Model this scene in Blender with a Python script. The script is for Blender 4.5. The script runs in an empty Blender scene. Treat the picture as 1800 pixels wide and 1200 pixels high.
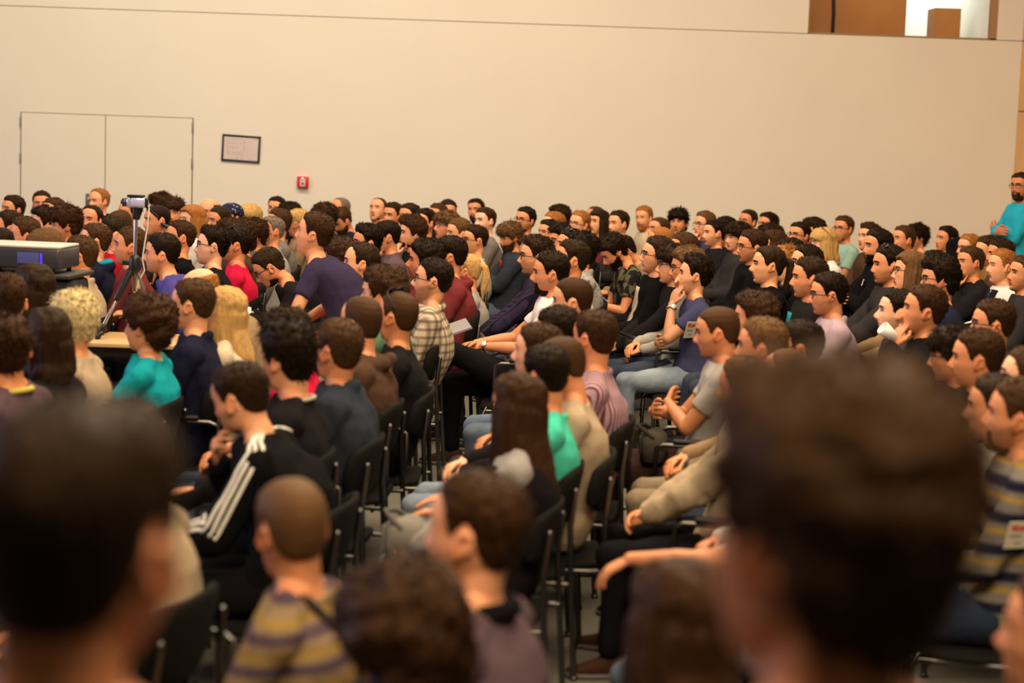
import bpy, math, random
import numpy as np
from mathutils import Vector, Matrix, Euler
PI = math.pi
SC = bpy.context.scene
COL = SC.collection

# ------------------------------------------------------------------ camera
CAM_H = 2.11
FPX = 3300.0
PITCH = math.radians(6.6)
ROLL = math.radians(2.0)
cam_d = bpy.data.cameras.new('camera')
cam = bpy.data.objects.new('camera', cam_d)
COL.objects.link(cam)
cam_d.sensor_width = 36.0
cam_d.lens = FPX / 1800.0 * 36.0
CAM_R = Matrix.Rotation(PI / 2 - PITCH, 3, 'X') @ Matrix.Rotation(ROLL, 3, 'Z')
cam.matrix_world = Matrix.Translation((0, 0, CAM_H)) @ CAM_R.to_4x4()
cam_d.clip_start = 0.05
cam_d.clip_end = 100
cam_d.dof.use_dof = True
cam_d.dof.focus_distance = 12.8
cam_d.dof.aperture_fstop = 2.0
SC.camera = cam

# ------------------------------------------------------------------ exposure, world, large lights
SC.view_settings.view_transform = 'Standard'
SC.view_settings.look = 'None'
SC.view_settings.exposure = 0.0
SC.view_settings.gamma = 1.0
SC.view_settings.use_curve_mapping = False
world = bpy.data.worlds.new('hall_air')
world.use_nodes = True
world.node_tree.nodes['Background'].inputs[0].default_value = (1.0, 0.76, 0.52, 1)
world.node_tree.nodes['Background'].inputs[1].default_value = 0.04
SC.world = world


def area(name, loc, target, sx, sy, power, colr):
    l = bpy.data.lights.new(name, 'AREA')
    l.shape = 'RECTANGLE'
    l.size = sx
    l.size_y = sy
    l.energy = power
    l.color = colr
    o = bpy.data.objects.new(name, l)
    COL.objects.link(o)
    o.location = loc
    d = Vector(target) - Vector(loc)
    o.rotation_euler = d.to_track_quat('-Z', 'Y').to_euler()
    return o


WARM = (1.0, 0.80, 0.56)
area('ceiling_lamps_middle', (0.5, 9.0, 6.6), (0.2, 9.8, 0), 6.0, 6.0, 1020, WARM)
area('ceiling_lamps_far', (-1.0, 15.5, 6.8), (-1.0, 15.9, 0), 9.0, 2.0, 470, WARM)
area('ceiling_lamps_near', (0.5, 1.5, 5.6), (-0.4, 6.5, 0.6), 5.0, 1.6, 520, WARM)
area('wall_washer', (-4.2, 16.0, 7.4), (-3.4, 20.9, 3.8), 7.0, 0.8, 270, (1.0, 0.88, 0.72))
area('stage_screen_glow', (-10.5, 10.0, 3.0), (0.0, 11.0, 1.1), 4.2, 3.2, 420, (0.78, 0.70, 1.0))


def ray(px, py):
    d = CAM_R @ Vector(((px - 900) / FPX, -(py - 600) / FPX, -1.0))
    return d


def at_depth(px, py, Y):
    d = ray(px, py)
    t = Y / d.y
    return Vector((d.x * t, Y, CAM_H + d.z * t))


def at_height(px, py, z):
    d = ray(px, py)
    t = (z - CAM_H) / d.z
    return Vector((d.x * t, d.y * t, z))
# ------------------------------------------------------------------ mesh helpers
def v3(*a):
    return np.array(a, float)


def nrm(v):
    v = np.asarray(v, float)
    return v / (np.linalg.norm(v) + 1e-12)


class MB:
    def __init__(self):
        self.v = []
        self.f = []
        self.n = 0
        self.mi = []

    def add(self, verts, faces, mi=0):
        verts = np.asarray(verts, float)
        self.v.append(verts)
        for f in faces:
            self.f.append([i + self.n for i in f])
            self.mi.append(mi)
        self.n += len(verts)

    def loft(self, rings, cap=True, mi=0, closed=True):
        k = len(rings[0])
        V = np.concatenate([np.asarray(r, float) for r in rings])
        F = []
        for i in range(len(rings) - 1):
            for j in range(k if closed else k - 1):
                a = i * k + j
                b = i * k + (j + 1) % k
                F.append((a, b, b + k, a + k))
        if cap:
            F.append(tuple(range(k))[::-1])
            F.append(tuple(range((len(rings) - 1) * k, len(rings) * k)))
        self.add(V, F, mi)

    def tube(self, pts, rad, n=12, mi=0, up=None, flat=1.0, round_ends=True):
        pts = [np.asarray(p, float) for p in pts]
        rad = list(rad) if hasattr(rad, '__len__') else [rad] * len(pts)
        if round_ends:
            d0 = nrm(pts[1] - pts[0])
            d1 = nrm(pts[-1] - pts[-2])
            P = []
            R = []
            for a in (80, 45, 20):
                P.append(pts[0] - d0 * rad[0] * math.sin(math.radians(a)))
                R.append(rad[0] * math.cos(math.radians(a)))
            P += pts
            R += rad
            for a in (20, 45, 80):
                P.append(pts[-1] + d1 * rad[-1] * math.sin(math.radians(a)))
                R.append(rad[-1] * math.cos(math.radians(a)))
            tang = [d0] * 3 + [None] * len(pts) + [d1] * 3
        else:
            P, R, tang = pts, rad, [None] * len(pts)
        off = 3 if round_ends else 0
        m = len(pts)
        for i in range(m):
            if i == 0:
                t = pts[1] - pts[0]
            elif i == m - 1:
                t = pts[-1] - pts[-2]
            else:
                t = nrm(pts[i + 1] - pts[i]) + nrm(pts[i] - pts[i - 1])
            tang[off + i] = nrm(t)
        ref = np.asarray(up, float) if up is not None else (v3(0, 0, 1) if abs(tang[0][2]) < 0.9 else v3(1, 0, 0))
        rings = []
        u = nrm(ref - tang[0] * np.dot(ref, tang[0]))
        for p, r, t in zip(P, R, tang):
            u = nrm(u - t * np.dot(u, t))
            w = np.cross(t, u)
            a = np.arange(n) * 2 * PI / n
            rings.append(p + r * (np.outer(np.cos(a), u) * flat + np.outer(np.sin(a), w)))
        self.loft(rings, True, mi)

    def ell(self, c, r, rot=None, nu=16, nv=10, mi=0):
        rings = []
        c = np.asarray(c, float)
        for i in range(1, nv):
            th = PI * i / nv
            a = np.arange(nu) * 2 * PI / nu
            q = np.stack([np.sin(th) * np.cos(a) * r[0], np.sin(th) * np.sin(a) * r[1], np.full(nu, np.cos(th) * r[2])], 1)
            if rot is not None:
                q = q @ np.asarray(rot).T
            rings.append(c + q)
        self.loft(rings[::-1], True, mi)

    def box(self, c, s, rot=None, mi=0, bev=0.0):
        c = np.asarray(c, float)
        h = np.asarray(s, float) / 2
        if bev <= 0:
            V = np.array([[x, y, z] for z in (-1, 1) for y in (-1, 1) for x in (-1, 1)], float) * h
            F = [(0, 2, 3, 1), (4, 5, 7, 6), (0, 1, 5, 4), (2, 6, 7, 3), (0, 4, 6, 2), (1, 3, 7, 5)]
        else:
            rings = []
            b = min(bev, h.min() * 0.95)

            def ring(ex, ey, z):
                out = []
                for sx, sy, a0 in ((1, 1, 0), (-1, 1, 90), (-1, -1, 180), (1, -1, 270)):
                    for k in (0, 45, 90):
                        a = math.radians(a0 + k)
                        out.append((sx * (h[0] - b) + ex * math.cos(a), sy * (h[1] - b) + ey * math.sin(a), z))
                return out
            for k in (0, 45, 90):
                a = math.radians(k)
                e = b * math.sin(a) if k else 0.0
                rings.append(ring(e, e, -h[2] + b - b * math.cos(a)))
            for k in (90, 45, 0):
                a = math.radians(k)
                e = b * math.sin(a) if k else 0.0
                rings.append(ring(e, e, h[2] - b + b * math.cos(a)))
            V = np.array([q for r in rings for q in r])
            F = []
            kk = 12
            for i in range(len(rings) - 1):
                for j in range(kk):
                    a = i * kk + j
                    d = i * kk + (j + 1) % kk
                    F.append((a, d, d + kk, a + kk))
            F.append(tuple(range(kk))[::-1])
            F.append(tuple(range((len(rings) - 1) * kk, len(rings) * kk)))
        if rot is not None:
            V = V @ np.asarray(rot).T
        self.add(V + c, F, mi)

    def mesh(self, name, smooth=True):
        me = bpy.data.meshes.new(name)
        V = np.concatenate(self.v)
        me.from_pydata([tuple(p) for p in V], [], self.f)
        me.polygons.foreach_set('use_smooth', [smooth] * len(me.polygons))
        me.polygons.foreach_set('material_index', self.mi)
        me.update()
        return me


def link(name, me, mats=None, parent=None, shared=False):
    o = bpy.data.objects.new(name, me)
    COL.objects.link(o)
    if parent is not None:
        o.parent = parent
    if mats is not None:
        if not isinstance(mats, (list, tuple)):
            mats = [mats]
        while len(me.materials) < len(mats):
            me.materials.append(None if shared else mats[len(me.materials)])
        if shared:
            for i, m in enumerate(mats):
                o.material_slots[i].link = 'OBJECT'
                o.material_slots[i].material = m
    return o


def obj(name, mb, mats, parent=None, smooth=True):
    return link(name, mb.mesh(name, smooth), mats, parent)


def empty(name, loc=(0, 0, 0), rz=0.0):
    o = bpy.data.objects.new(name, None)
    COL.objects.link(o)
    o.location = loc
    o.rotation_euler = (0, 0, rz)
    o.empty_display_size = 0.1
    return o


def tag(o, label=None, cat=None, group=None, kind=None):
    if label:
        o['label'] = label
    if cat:
        o['category'] = cat
    if group:
        o['group'] = group
    if kind:
        o['kind'] = kind
    return o


def remesh(mb, voxel, smooth=3, dec=1.0, name='m'):
    me = mb.mesh('tmp')
    o = bpy.data.objects.new('tmp', me)
    COL.objects.link(o)
    r = o.modifiers.new('r', 'REMESH')
    r.mode = 'VOXEL'
    r.voxel_size = voxel
    if smooth:
        s = o.modifiers.new('s', 'SMOOTH')
        s.factor = 0.5
        s.iterations = smooth
    if dec < 1:
        d = o.modifiers.new('d', 'DECIMATE')
        d.ratio = dec
    dg = bpy.context.evaluated_depsgraph_get()
    ev = o.evaluated_get(dg)
    new = bpy.data.meshes.new_from_object(ev)
    new.name = name
    bpy.data.objects.remove(o)
    bpy.data.meshes.remove(me)
    new.polygons.foreach_set('use_smooth', [True] * len(new.polygons))
    return new


def getv(me):
    a = np.empty(len(me.vertices) * 3, np.float32)
    me.vertices.foreach_get('co', a)
    return a.reshape(-1, 3).astype(float)


def setv(me, V):
    me.vertices.foreach_set('co', V.astype(np.float32).ravel())
    me.update()


def getn(me):
    a = np.empty(len(me.vertices) * 3, np.float32)
    me.vertices.foreach_get('normal', a)
    return a.reshape(-1, 3).astype(float)


def sst(a, b, x):
    t = np.clip((x - a) / (b - a), 0, 1)
    return t * t * (3 - 2 * t)


def wav(P, seed, freq, octv=3):
    """cheap smooth noise from warped sines, in -1..1"""
    rg = np.random.RandomState(seed)
    out = np.zeros(len(P))
    amp = 1.0
    tot = 0
    for o in range(octv):
        for k in range(3):
            d = rg.normal(size=3)
            d /= np.linalg.norm(d)
            e = rg.normal(size=3)
            ph = rg.rand(2) * 6.28
            w = np.sin(P @ e * freq * 0.6 + ph[1]) * 1.2
            out += amp * np.sin(P @ d * freq + ph[0] + w)
            tot += amp
        amp *= 0.55
        freq *= 2.1
    return out / tot * 1.8


# ------------------------------------------------------------------ node helpers
class NT:
    def __init__(self, name):
        self.m = bpy.data.materials.new(name)
        self.m.use_nodes = True
        self.t = self.m.node_tree
        self.b = self.t.nodes['Principled BSDF']

    def n(self, kind, **kw):
        nd = self.t.nodes.new(kind)
        for k, v in kw.items():
            setattr(nd, k, v)
        return nd

    def l(self, a, b):
        self.t.links.new(a, b)

    def put(self, sock, v):
        if hasattr(v, 'links') or hasattr(v, 'is_output'):
            self.l(v, sock)
        else:
            sock.default_value = v

    def math(self, op, a, b=None, c=None, clamp=False):
        nd = self.n('ShaderNodeMath', operation=op, use_clamp=clamp)
        self.put(nd.inputs[0], a)
        if b is not None:
            self.put(nd.inputs[1], b)
        if c is not None:
            self.put(nd.inputs[2], c)
        return nd.outputs[0]

    def mix(self, fac, a, b):
        nd = self.n('ShaderNodeMix', data_type='RGBA')
        self.put(nd.inputs[0], fac)
        self.put(nd.inputs[6], a if not isinstance(a, tuple) else (*a[:3], 1))
        self.put(nd.inputs[7], b if not isinstance(b, tuple) else (*b[:3], 1))
        return nd.outputs[2]

    def ramp(self, fac, stops, interp='LINEAR'):
        nd = self.n('ShaderNodeValToRGB')
        nd.color_ramp.interpolation = interp
        e = nd.color_ramp.elements
        while len(e) < len(stops):
            e.new(0.5)
        for q, (p, c) in zip(e, stops):
            q.position = p
            q.color = (*c[:3], 1) if hasattr(c, '__len__') else (c, c, c, 1)
        self.put(nd.inputs[0], fac)
        return nd.outputs[0]

    def noise(self, scale, detail=3, vec=None, rough=0.55):
        nd = self.n('ShaderNodeTexNoise')
        nd.inputs['Scale'].default_value = scale
        nd.inputs['Detail'].default_value = detail
        nd.inputs['Roughness'].default_value = rough
        if vec is not None:
            self.l(vec, nd.inputs['Vector'])
        return nd.outputs[0]

    def coord(self, which='Object', scale=None, rot=None):
        tc = self.n('ShaderNodeTexCoord')
        if scale is None and rot is None:
            return tc.outputs[which]
        mp = self.n('ShaderNodeMapping')
        self.l(tc.outputs[which], mp.inputs[0])
        if scale:
            mp.inputs['Scale'].default_value = scale
        if rot:
            mp.inputs['Rotation'].default_value = rot
        return mp.outputs[0]

    def bump(self, h, strength=0.3, dist=0.01):
        nd = self.n('ShaderNodeBump')
        nd.inputs['Strength'].default_value = strength
        nd.inputs['Distance'].default_value = dist
        self.l(h, nd.inputs['Height'])
        self.l(nd.outputs[0], self.b.inputs['Normal'])

    def col(self, c):
        self.put(self.b.inputs['Base Color'], (*c[:3], 1) if isinstance(c, tuple) else c)

    def rough(self, r, spec=None, metal=None):
        self.put(self.b.inputs['Roughness'], r)
        if spec is not None:
            self.b.inputs['Specular IOR Level'].default_value = spec
        if metal is not None:
            self.b.inputs['Metallic'].default_value = metal


def lin(r, g, b):
    f = lambda c: ((c / 255 + 0.055) / 1.055) ** 2.4 if c > 10 else c / 255 / 12.92
    return (f(r), f(g), f(b))


MC = {}


def mat(key, col_, rough=0.6, metal=0.0, spec=0.4, bump=0.0, bscale=60):
    if key in MC:
        return MC[key]
    t = NT(key)
    nz = t.noise(7, 3, t.coord())
    d = tuple(c * 0.86 for c in col_)
    t.col(t.mix(nz, d, col_))
    t.rough(rough, spec, metal)
    if bump:
        t.bump(t.noise(bscale, 2, t.coord()), bump, 0.004)
    MC[key] = t.m
    return t.m
# ------------------------------------------------------------------ head surface (canonical: x forward, y left, z up, eyes at z = 0)
HZ = [-.118, -.112, -.100, -.085, -.07, -.05, -.03, 0, .03, .055, .08, .10, .112, .118]
HF = [.050, .066, .074, .078, .082, .085, .087, .088, .093, .090, .078, .054, .030, .0]
HB = [.020, -.005, -.025, -.045, -.062, -.080, -.093, -.102, -.106, -.105, -.096, -.078, -.052, -.02]
HW = [.018, .032, .044, .053, .060, .066, .070, .0735, .076, .074, .066, .051, .033, .008]


def head_grid(nz, nphi, features=True):
    zs = np.concatenate([np.linspace(-.118, .118, nz)])
    zs = .118 * np.sin(np.linspace(-PI / 2, PI / 2, nz)) * 0.35 + zs * 0.65
    ph = np.arange(nphi) * 2 * PI / nphi - PI
    if features:
        ph = ph - 0.45 * np.sin(ph)          # denser at the face
    Z, PH = np.meshgrid(zs, ph, indexing='ij')
    xf = np.interp(Z, HZ, HF)
    xb = np.interp(Z, HZ, HB)
    w = np.interp(Z, HZ, HW)
    cx = np.minimum(xf * 0.12, xf - 0.01)
    c, s = np.cos(PH), np.sin(PH)
    n = np.where(c > 0, 2.35, 2.1)
    X = cx + np.sign(c) * np.abs(c) ** (2 / n) * np.where(c > 0, xf - cx, cx - xb)
    Y = np.sign(s) * np.abs(s) ** (2 / n) * w
    if features:
        g = lambda a, b: np.exp(-(a / b) ** 2)
        fr = sst(0.02, 0.06, X)
        ay = np.abs(Y)
        X = X - .0145 * fr * g(ay - .031, .015) * g(Z - .003, .013)
        X = X + .006 * fr * g(ay - .031, .010) * g(Z - .001, .007)
        X = X + .0065 * fr * g(ay - .024, .020) * g(Z - .023, .008)
        tip = np.interp(Z, [-.058, -.050, -.040, -.030, -.010, .008, .020], [0, .012, .025, .0235, .013, .003, 0])
        sy = np.interp(Z, [-.05, -.04, -.02, .01], [.0125, .0125, .008, .007])
        X = X + fr * tip * np.exp(-(ay / sy) ** 2)
        X = X + fr * .007 * g(ay - .014, .006) * g(Z + .043, .007)
        X = X + fr * .0055 * g(ay, .022) * g(Z + .0655, .0045)
        X = X + fr * .0055 * g(ay, .019) * g(Z + .0755, .005)
        X = X - fr * .005 * g(ay, .024) * g(Z + .0705, .003)
        X = X - fr * .004 * g(ay, .022) * g(Z + .087, .006)
        X = X + fr * .006 * g(ay, .016) * g(Z + .104, .009)
        Y = Y * (1 + .035 * g(X - .045, .03) * g(Z + .022, .016))
        X = X - fr * .004 * g(ay - .045, .014) * g(Z + .055, .018)
    return np.stack([X, Y, Z], -1)


def add_head(mb, H):
    G = head_grid(80, 96)
    mb.loft([g + H for g in G], True)
    for s in (-1, 1):                       # ears: tilted shell with a rim
        c = v3(-.012, s * .0745, -.014) + H
        R = np.array(Euler((0, math.radians(-14), math.radians(s * 20))).to_matrix())
        mb.ell(c, (.017, .006, .027), R, 14, 8)
        pts = []
        for k in range(11):
            a = math.radians(-100 - 0 + k * 28)
            a = math.radians(250 - k * 27)
            pts.append(c + R @ v3(-.002 + .0165 * math.cos(a) * -1, s * .009, .004 + .0265 * math.sin(a) * -1 * -1))
        mb.tube(pts, [.0045] * 11, 8)


def add_hand(mb, W, fd, pn, side, curl=0.5, spread=0.1, thumb=0.6):
    """W wrist, fd finger direction, pn palm normal (the way the palm faces)"""
    W = np.asarray(W, float)
    fd = nrm(fd)
    pn = nrm(np.asarray(pn, float) - fd * np.dot(pn, fd))
    sd = np.cross(pn, fd) * side            # towards the thumb
    mb.tube([W - fd * .02, W + fd * .012, W + fd * .045, W + fd * .078], [.025, .027, .036, .036], 14, up=pn, flat=.42)
    L = [(.040, .026, .020), (.045, .029, .021), (.041, .027, .020), (.032, .020, .018)]
    for k in range(4):
        o = (1.5 - k) * .0195
        p = W + fd * (.082 - abs(k - 1.2) * .004) + sd * o
        d = nrm(fd + sd * (1.5 - k) * spread * .5)
        pts = [p - d * .02]
        pts.append(p)
        a = 0
        for j, l in enumerate(L[k]):
            a += curl * (0.55, 0.85, 0.6)[j] * (1 + .12 * (k - 1.5))
            p = p + (d * math.cos(a) + pn * math.sin(a)) * l
            pts.append(p)
        mb.tube(pts, [.0095, .0092, .0085, .0078, .0068], 10)
    t0 = W + fd * .022 + sd * .024 + pn * .006
    d1 = nrm(fd * .75 + sd * .75 + pn * .3 * thumb)
    t1 = t0 + d1 * .040
    t2 = t1 + nrm(fd + sd * .15 + pn * thumb * .5) * .030
    t3 = t2 + nrm(fd - sd * .1 + pn * thumb * .6) * .024
    mb.tube([t0 - d1 * .01, t0, t1, t2, t3], [.014, .014, .0115, .0100, .0080], 10)


def ik(S, W, a, b, pole):
    S = np.asarray(S, float)
    W = np.asarray(W, float)
    d = np.linalg.norm(W - S)
    u = (W - S) / d
    if d > (a + b) * .995:
        d = (a + b) * .995
        W = S + u * d
    x = (a * a - b * b + d * d) / (2 * d)
    h = math.sqrt(max(a * a - x * x, 0))
    p = nrm(np.asarray(pole, float) - u * np.dot(pole, u))
    return S + u * x + p * h, W


class Pose:
    """all in a frame whose origin is on the floor under the pelvis, x forward, y left"""

    def __init__(self, name, pel=.52, lean=-6, bulge=.03, arms=None, legs=None, head=(0, 0), width=1.0, spine=.53):
        self.name = name
        self.pel = v3(0, 0, pel)
        self.width = width
        self.lean = math.radians(lean)
        self.bulge = bulge
        self.spine = spine
        self.N = self.sp(1.0)[0]
        tilt = self.lean * 0.35
        self.H = self.N + v3(.036 + math.sin(tilt) * .14, 0, .148)
        self.sh = {}
        for s in (-1, 1):
            p, t, n = self.sp(.875)
            self.sh[s] = p + v3(0, s * .170 * width, 0) + n * .0
        self.arm = {}
        for s in (-1, 1):
            a = arms[s]
            E, W = ik(self.sh[s], a['w'], .285, .255, a.get('pole', (-.4, s * .6, -.8)))
            self.arm[s] = dict(a, e=E, w=W)
        self.leg = {}
        for s in (-1, 1):
            hj = self.pel + v3(.01, s * .092, -.01)
            K, A = v3(*legs[s][0]), v3(*legs[s][1])
            toe = v3(*legs[s][2]) if len(legs[s]) > 2 else v3(1, s * .18, 0)
            self.leg[s] = (hj, K, A, nrm(toe))

    def sp(self, t):
        ax = v3(math.sin(self.lean), 0, math.cos(self.lean))
        nn = v3(math.cos(self.lean), 0, -math.sin(self.lean))
        q = self.pel + ax * self.spine * t - nn * self.bulge * math.sin(PI * min(max(t, 0), 1.1)) + nn * self.bulge * 1.1 * max(0, t - .6) ** 1 * 1.2
        return q, ax, nn

    def torso(self, mb, grow=0.0, t0=-.14, neck=True, fat=1.0):
        T = [-.14, -.06, .1, .25, .45, .62, .76, .87, .94, 1.0]
        Wd = [.150, .172, .172, .158, .158, .168, .172, .158, .112, .066]
        Dp = [.095, .118, .124, .118, .118, .122, .116, .096, .076, .062]
        rings = []
        for t, w, d in zip(T, Wd, Dp):
            if t < t0:
                continue
            p, ax, nn = self.sp(t)
            w = (w + grow) * (self.width if t < .9 else 1)
            d = d * (fat if t < .7 else 1) + grow
            a = np.arange(28) * 2 * PI / 28
            c, s = np.cos(a), np.sin(a)
            n = 2.5
            rings.append(p + np.outer(np.sign(c) * np.abs(c) ** (2 / n) * d, nn) + np.outer(np.sign(s) * np.abs(s) ** (2 / n) * w, v3(0, 1, 0)))
        mb.loft(rings, True)


def wadd(P, s):
    return P.arm[s]


def build_body(P, voxel, dec):
    mb = MB()
    add_head(mb, P.H)
    N, H = P.N, P.H
    mb.tube([N + v3(-.01, 0, -.05), N + v3(0, 0, .02), H + v3(-.030, 0, -.085), H + v3(-.03, 0, -.03)], [.064, .0555, .0535, .052], 20)
    for s in (-1, 1):
        mb.tube([N + v3(-.005, s * .02, .012), N + v3(-.01, s * .075, -.02), P.sh[s] + v3(0, -s * .02, .01)], [.046, .042, .046], 12)
    # trunk under the clothes
    rings = []
    for t, w, d in ((-.1, .10, .07), (.1, .13, .085), (.45, .12, .085), (.75, .14, .085), (.92, .10, .06)):
        p, ax, nn = P.sp(t)
        a = np.arange(20) * 2 * PI / 20
        rings.append(p + np.outer(np.cos(a) * d, nn) + np.outer(np.sin(a) * w, v3(0, 1, 0)))
    mb.loft(rings, True)
    for s in (-1, 1):
        A = P.arm[s]
        S, E, W = P.sh[s], A['e'], A['w']
        mb.tube([S, (S + E) / 2, E], [.047, .043, .037], 14)
        mb.tube([E, E + (W - E) * .3, E + (W - E) * .75, W], [.036, .040, .030, .025], 14, up=A.get('pn', (0, 0, 1)), flat=.92)
        fd = A.get('fd', nrm(W - E))
        add_hand(mb, W, fd, A.get('pn', (0, 0, -1)), s, A.get('curl', .5), A.get('spread', .1), A.get('thumb', .6))
    me = remesh(mb, voxel, 2, dec, 'body_' + P.name)
    V = getv(me)
    # weight of the head turn
    piv = N + v3(0, 0, .01)
    w = sst(0.0, .085, V[:, 2] - piv[2])
    rel = V - H
    w = np.maximum(w, sst(.0, .06, rel[:, 0]) * sst(-.14, -.10, rel[:, 2]))
    # hands near the face stay where they are
    dh = np.abs(np.sqrt((rel[:, 0] / .098) ** 2 + (rel[:, 1] / .076) ** 2 + ((rel[:, 2]) / .118) ** 2) - 1) * .09
    inface = np.sqrt((rel[:, 0] / .13) ** 2 + (rel[:, 1] / .095) ** 2 + (rel[:, 2] / .135) ** 2) < 1.0
    da = np.full(len(V), 9.0)
    for s in (-1, 1):
        A = P.arm[s]
        S, E, W = P.sh[s], A['e'], A['w']
        fd = nrm(A.get('fd', nrm(W - E)))
        for a, b, r in ((S, E, .045), (E, W, .035), (W, W + fd * .13, .045)):
            ab = b - a
            t = np.clip(((V - a) @ ab) / (ab @ ab), 0, 1)
            q = np.linalg.norm(V - (a + t[:, None] * ab), axis=1) - r
            da = np.minimum(da, q)
    w[(da < .0) & (dh > np.maximum(da, 0) + .006) | ((da < .03) & ~inface & (dh > .03))] = 0
    rad = np.hypot(V[:, 0] - piv[0], V[:, 1])
    w[rad > .17] = 0
    neckz = V[:, 2] < piv[2] + .02
    w[neckz & (rad > .08)] = 0
    return me, V, w, piv


def fold(me, amp, freq, seed, sel=None):
    V = getv(me)
    Nn = getn(me)
    q = V * np.array([1.0, 1.0, 0.75])
    d = wav(q, seed, freq, 2)
    d = np.sign(d) * np.abs(d) ** .8
    setv(me, V + Nn * (d * amp)[:, None])


def build_top(P, kind, voxel, dec, seed=1):
    """kind: tee, long, jacket, hoodie, collar, vneck"""
    mb = MB()
    thick = {'tee': .013, 'long': .015, 'jacket': .028, 'hoodie': .026, 'collar': .016}[kind]
    P.torso(mb, thick, -.14)
    N = P.N
    for s in (-1, 1):
        A = P.arm[s]
        S, E, W = P.sh[s], A['e'], A['w']
        mb.ell(S + v3(0, -s * .008, -.004), (.060 + thick * .6, .058 + thick * .5, .058 + thick * .6))
        mb.tube([N + v3(-.02, s * .045, -.028), (N + S) / 2 + v3(-.01, 0, .008), S], [.040 + thick * .4, .044 + thick * .5, .052 + thick * .5], 14)
        if kind == 'tee':
            e = S + (E - S) * .62
            mb.tube([S, (S + e) / 2, e], [.058 + thick * .4, .060, .058], 16, round_ends=False)
        else:
            k = thick - .01
            mb.tube([S, (S + E) / 2, E], [.055 + k, .053 + k, .047 + k], 16)
            we = W - (W - E) * .06
            mb.tube([E, E + (we - E) * .35, we - (we - E) * .12, we], [.046 + k, .048 + k, .036 + k, .034 + k * .8], 16)
            if kind in ('jacket', 'hoodie'):
                mb.ell(E + nrm(E - (S + W) / 2) * .006, (.052, .052, .052))
    # neckline
    if kind == 'hoodie':
        pts = []
        for k in range(13):
            a = math.radians(-150 + k * 25)
            r = .088 + .022 * (1 - math.cos(a)) / 2
            back = (1 - math.cos(a)) / 2
            pts.append(N + v3(math.cos(a) * r * .8 - .012 - .03 * back, math.sin(a) * r, -.032 + .012 * back + .0 * a))
        mb.tube(pts, [.022 + .016 * (1 - math.cos(math.radians(-150 + k * 25))) / 2 for k in range(13)], 12)
        mb.tube([N + v3(-.085, -.06, -.03), N + v3(-.115, 0, -.09), N + v3(-.085, .06, -.03)], [.034, .040, .034], 12)
    elif kind in ('collar', 'jacket'):
        pts = []
        for k in range(15):
            a = math.radians(-155 + k * 22.15) + PI
            pts.append(N + v3(math.cos(a) * .070 - .006, math.sin(a) * .069, -.002 + .012 * (-math.cos(a))))
        mb.tube(pts, [.013 + .004 * (kind == 'jacket')] * 15, 10, up=(0, 0, 1), flat=1.7)
    else:
        pts = []
        for k in range(17):
            a = 2 * PI * k / 16
            pts.append(N + v3(math.cos(a) * .070 - .004, math.sin(a) * .072, -.022 - .014 * math.cos(a)))
        mb.tube(pts, [.010] * 17, 8)
    me = remesh(mb, voxel, 5, dec, 'top_' + kind)
    fold(me, {'tee': .0055, 'long': .006, 'collar': .006, 'jacket': .008, 'hoodie': .008}[kind], 26, seed)
    return me


def build_legs(P, voxel, dec, seed=3, slim=1.0):
    mb = MB()
    rings = []
    for t, w, d in ((-.17, .13, .10), (-.12, .165, .125), (0.0, .182, .132), (.12, .170, .128), (.17, .15, .11)):
        p, ax, nn = P.sp(t)
        a = np.arange(24) * 2 * PI / 24
        rings.append(p + np.outer(np.cos(a) * d, nn) + np.outer(np.sin(a) * w, v3(0, 1, 0)))
    mb.loft(rings, True)
    for s in (-1, 1):
        h, K, A, toe = P.leg[s]
        mb.tube([h, h + (K - h) * .35, h + (K - h) * .8, K], [.098 * slim, .092 * slim, .072 * slim, .064], 20)
        mb.ell(K + nrm(K - (h + A) / 2) * .004, (.064, .060, .062))
        c = A + v3(0, 0, .035)
        bk = nrm(np.cross(v3(0, s, 0), nrm(A - K))) * 0
        mb.tube([K, K + (c - K) * .35 - toe * .012, K + (c - K) * .75, c], [.062, .061, .052, .056], 18)
    me = remesh(mb, voxel, 5, dec, 'trousers')
    fold(me, .006, 24, seed)
    return me


def build_shoe(P, s):
    mb = MB()
    h, K, A, toe = P.leg[s]
    toe = nrm(v3(toe[0], toe[1], 0))
    sd = v3(-toe[1], toe[0], 0)
    z0 = A[2] - .085
    rings = []
    for u, w, h0, h1 in ((-.075, .022, .004, .050), (-.068, .033, .0, .085), (-.03, .038, 0, .105), (.02, .040, 0, .098), (.07, .046, 0, .072), (.12, .047, 0, .055), (.16, .040, .002, .045), (.185, .024, .006, .030)):
        c = np.array([A[0], A[1], z0]) + toe * u
        ring = []
        for k in range(16):
            a = 2 * PI * k / 16
            y = math.copysign(abs(math.cos(a)) ** .7, math.cos(a)) * w
            z = (h0 + h1) / 2 + math.copysign(abs(math.sin(a)) ** .7, math.sin(a)) * (h1 - h0) / 2
            ring.append(c + sd * y + v3(0, 0, z))
        rings.append(ring)
    mb.loft(rings, True)
    n0 = len(mb.f)
    rings = []
    for u, w in ((-.080, .020), (-.07, .036), (0, .041), (.07, .049), (.13, .049), (.17, .038), (.190, .020)):
        c = np.array([A[0], A[1], z0]) + toe * u
        rings.append([c + sd * w + v3(0, 0, .0), c + sd * w + v3(0, 0, .022), c - sd * w + v3(0, 0, .022), c - sd * w])
    mb.loft(rings, True, mi=1)
    return mb.mesh('shoe')


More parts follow.
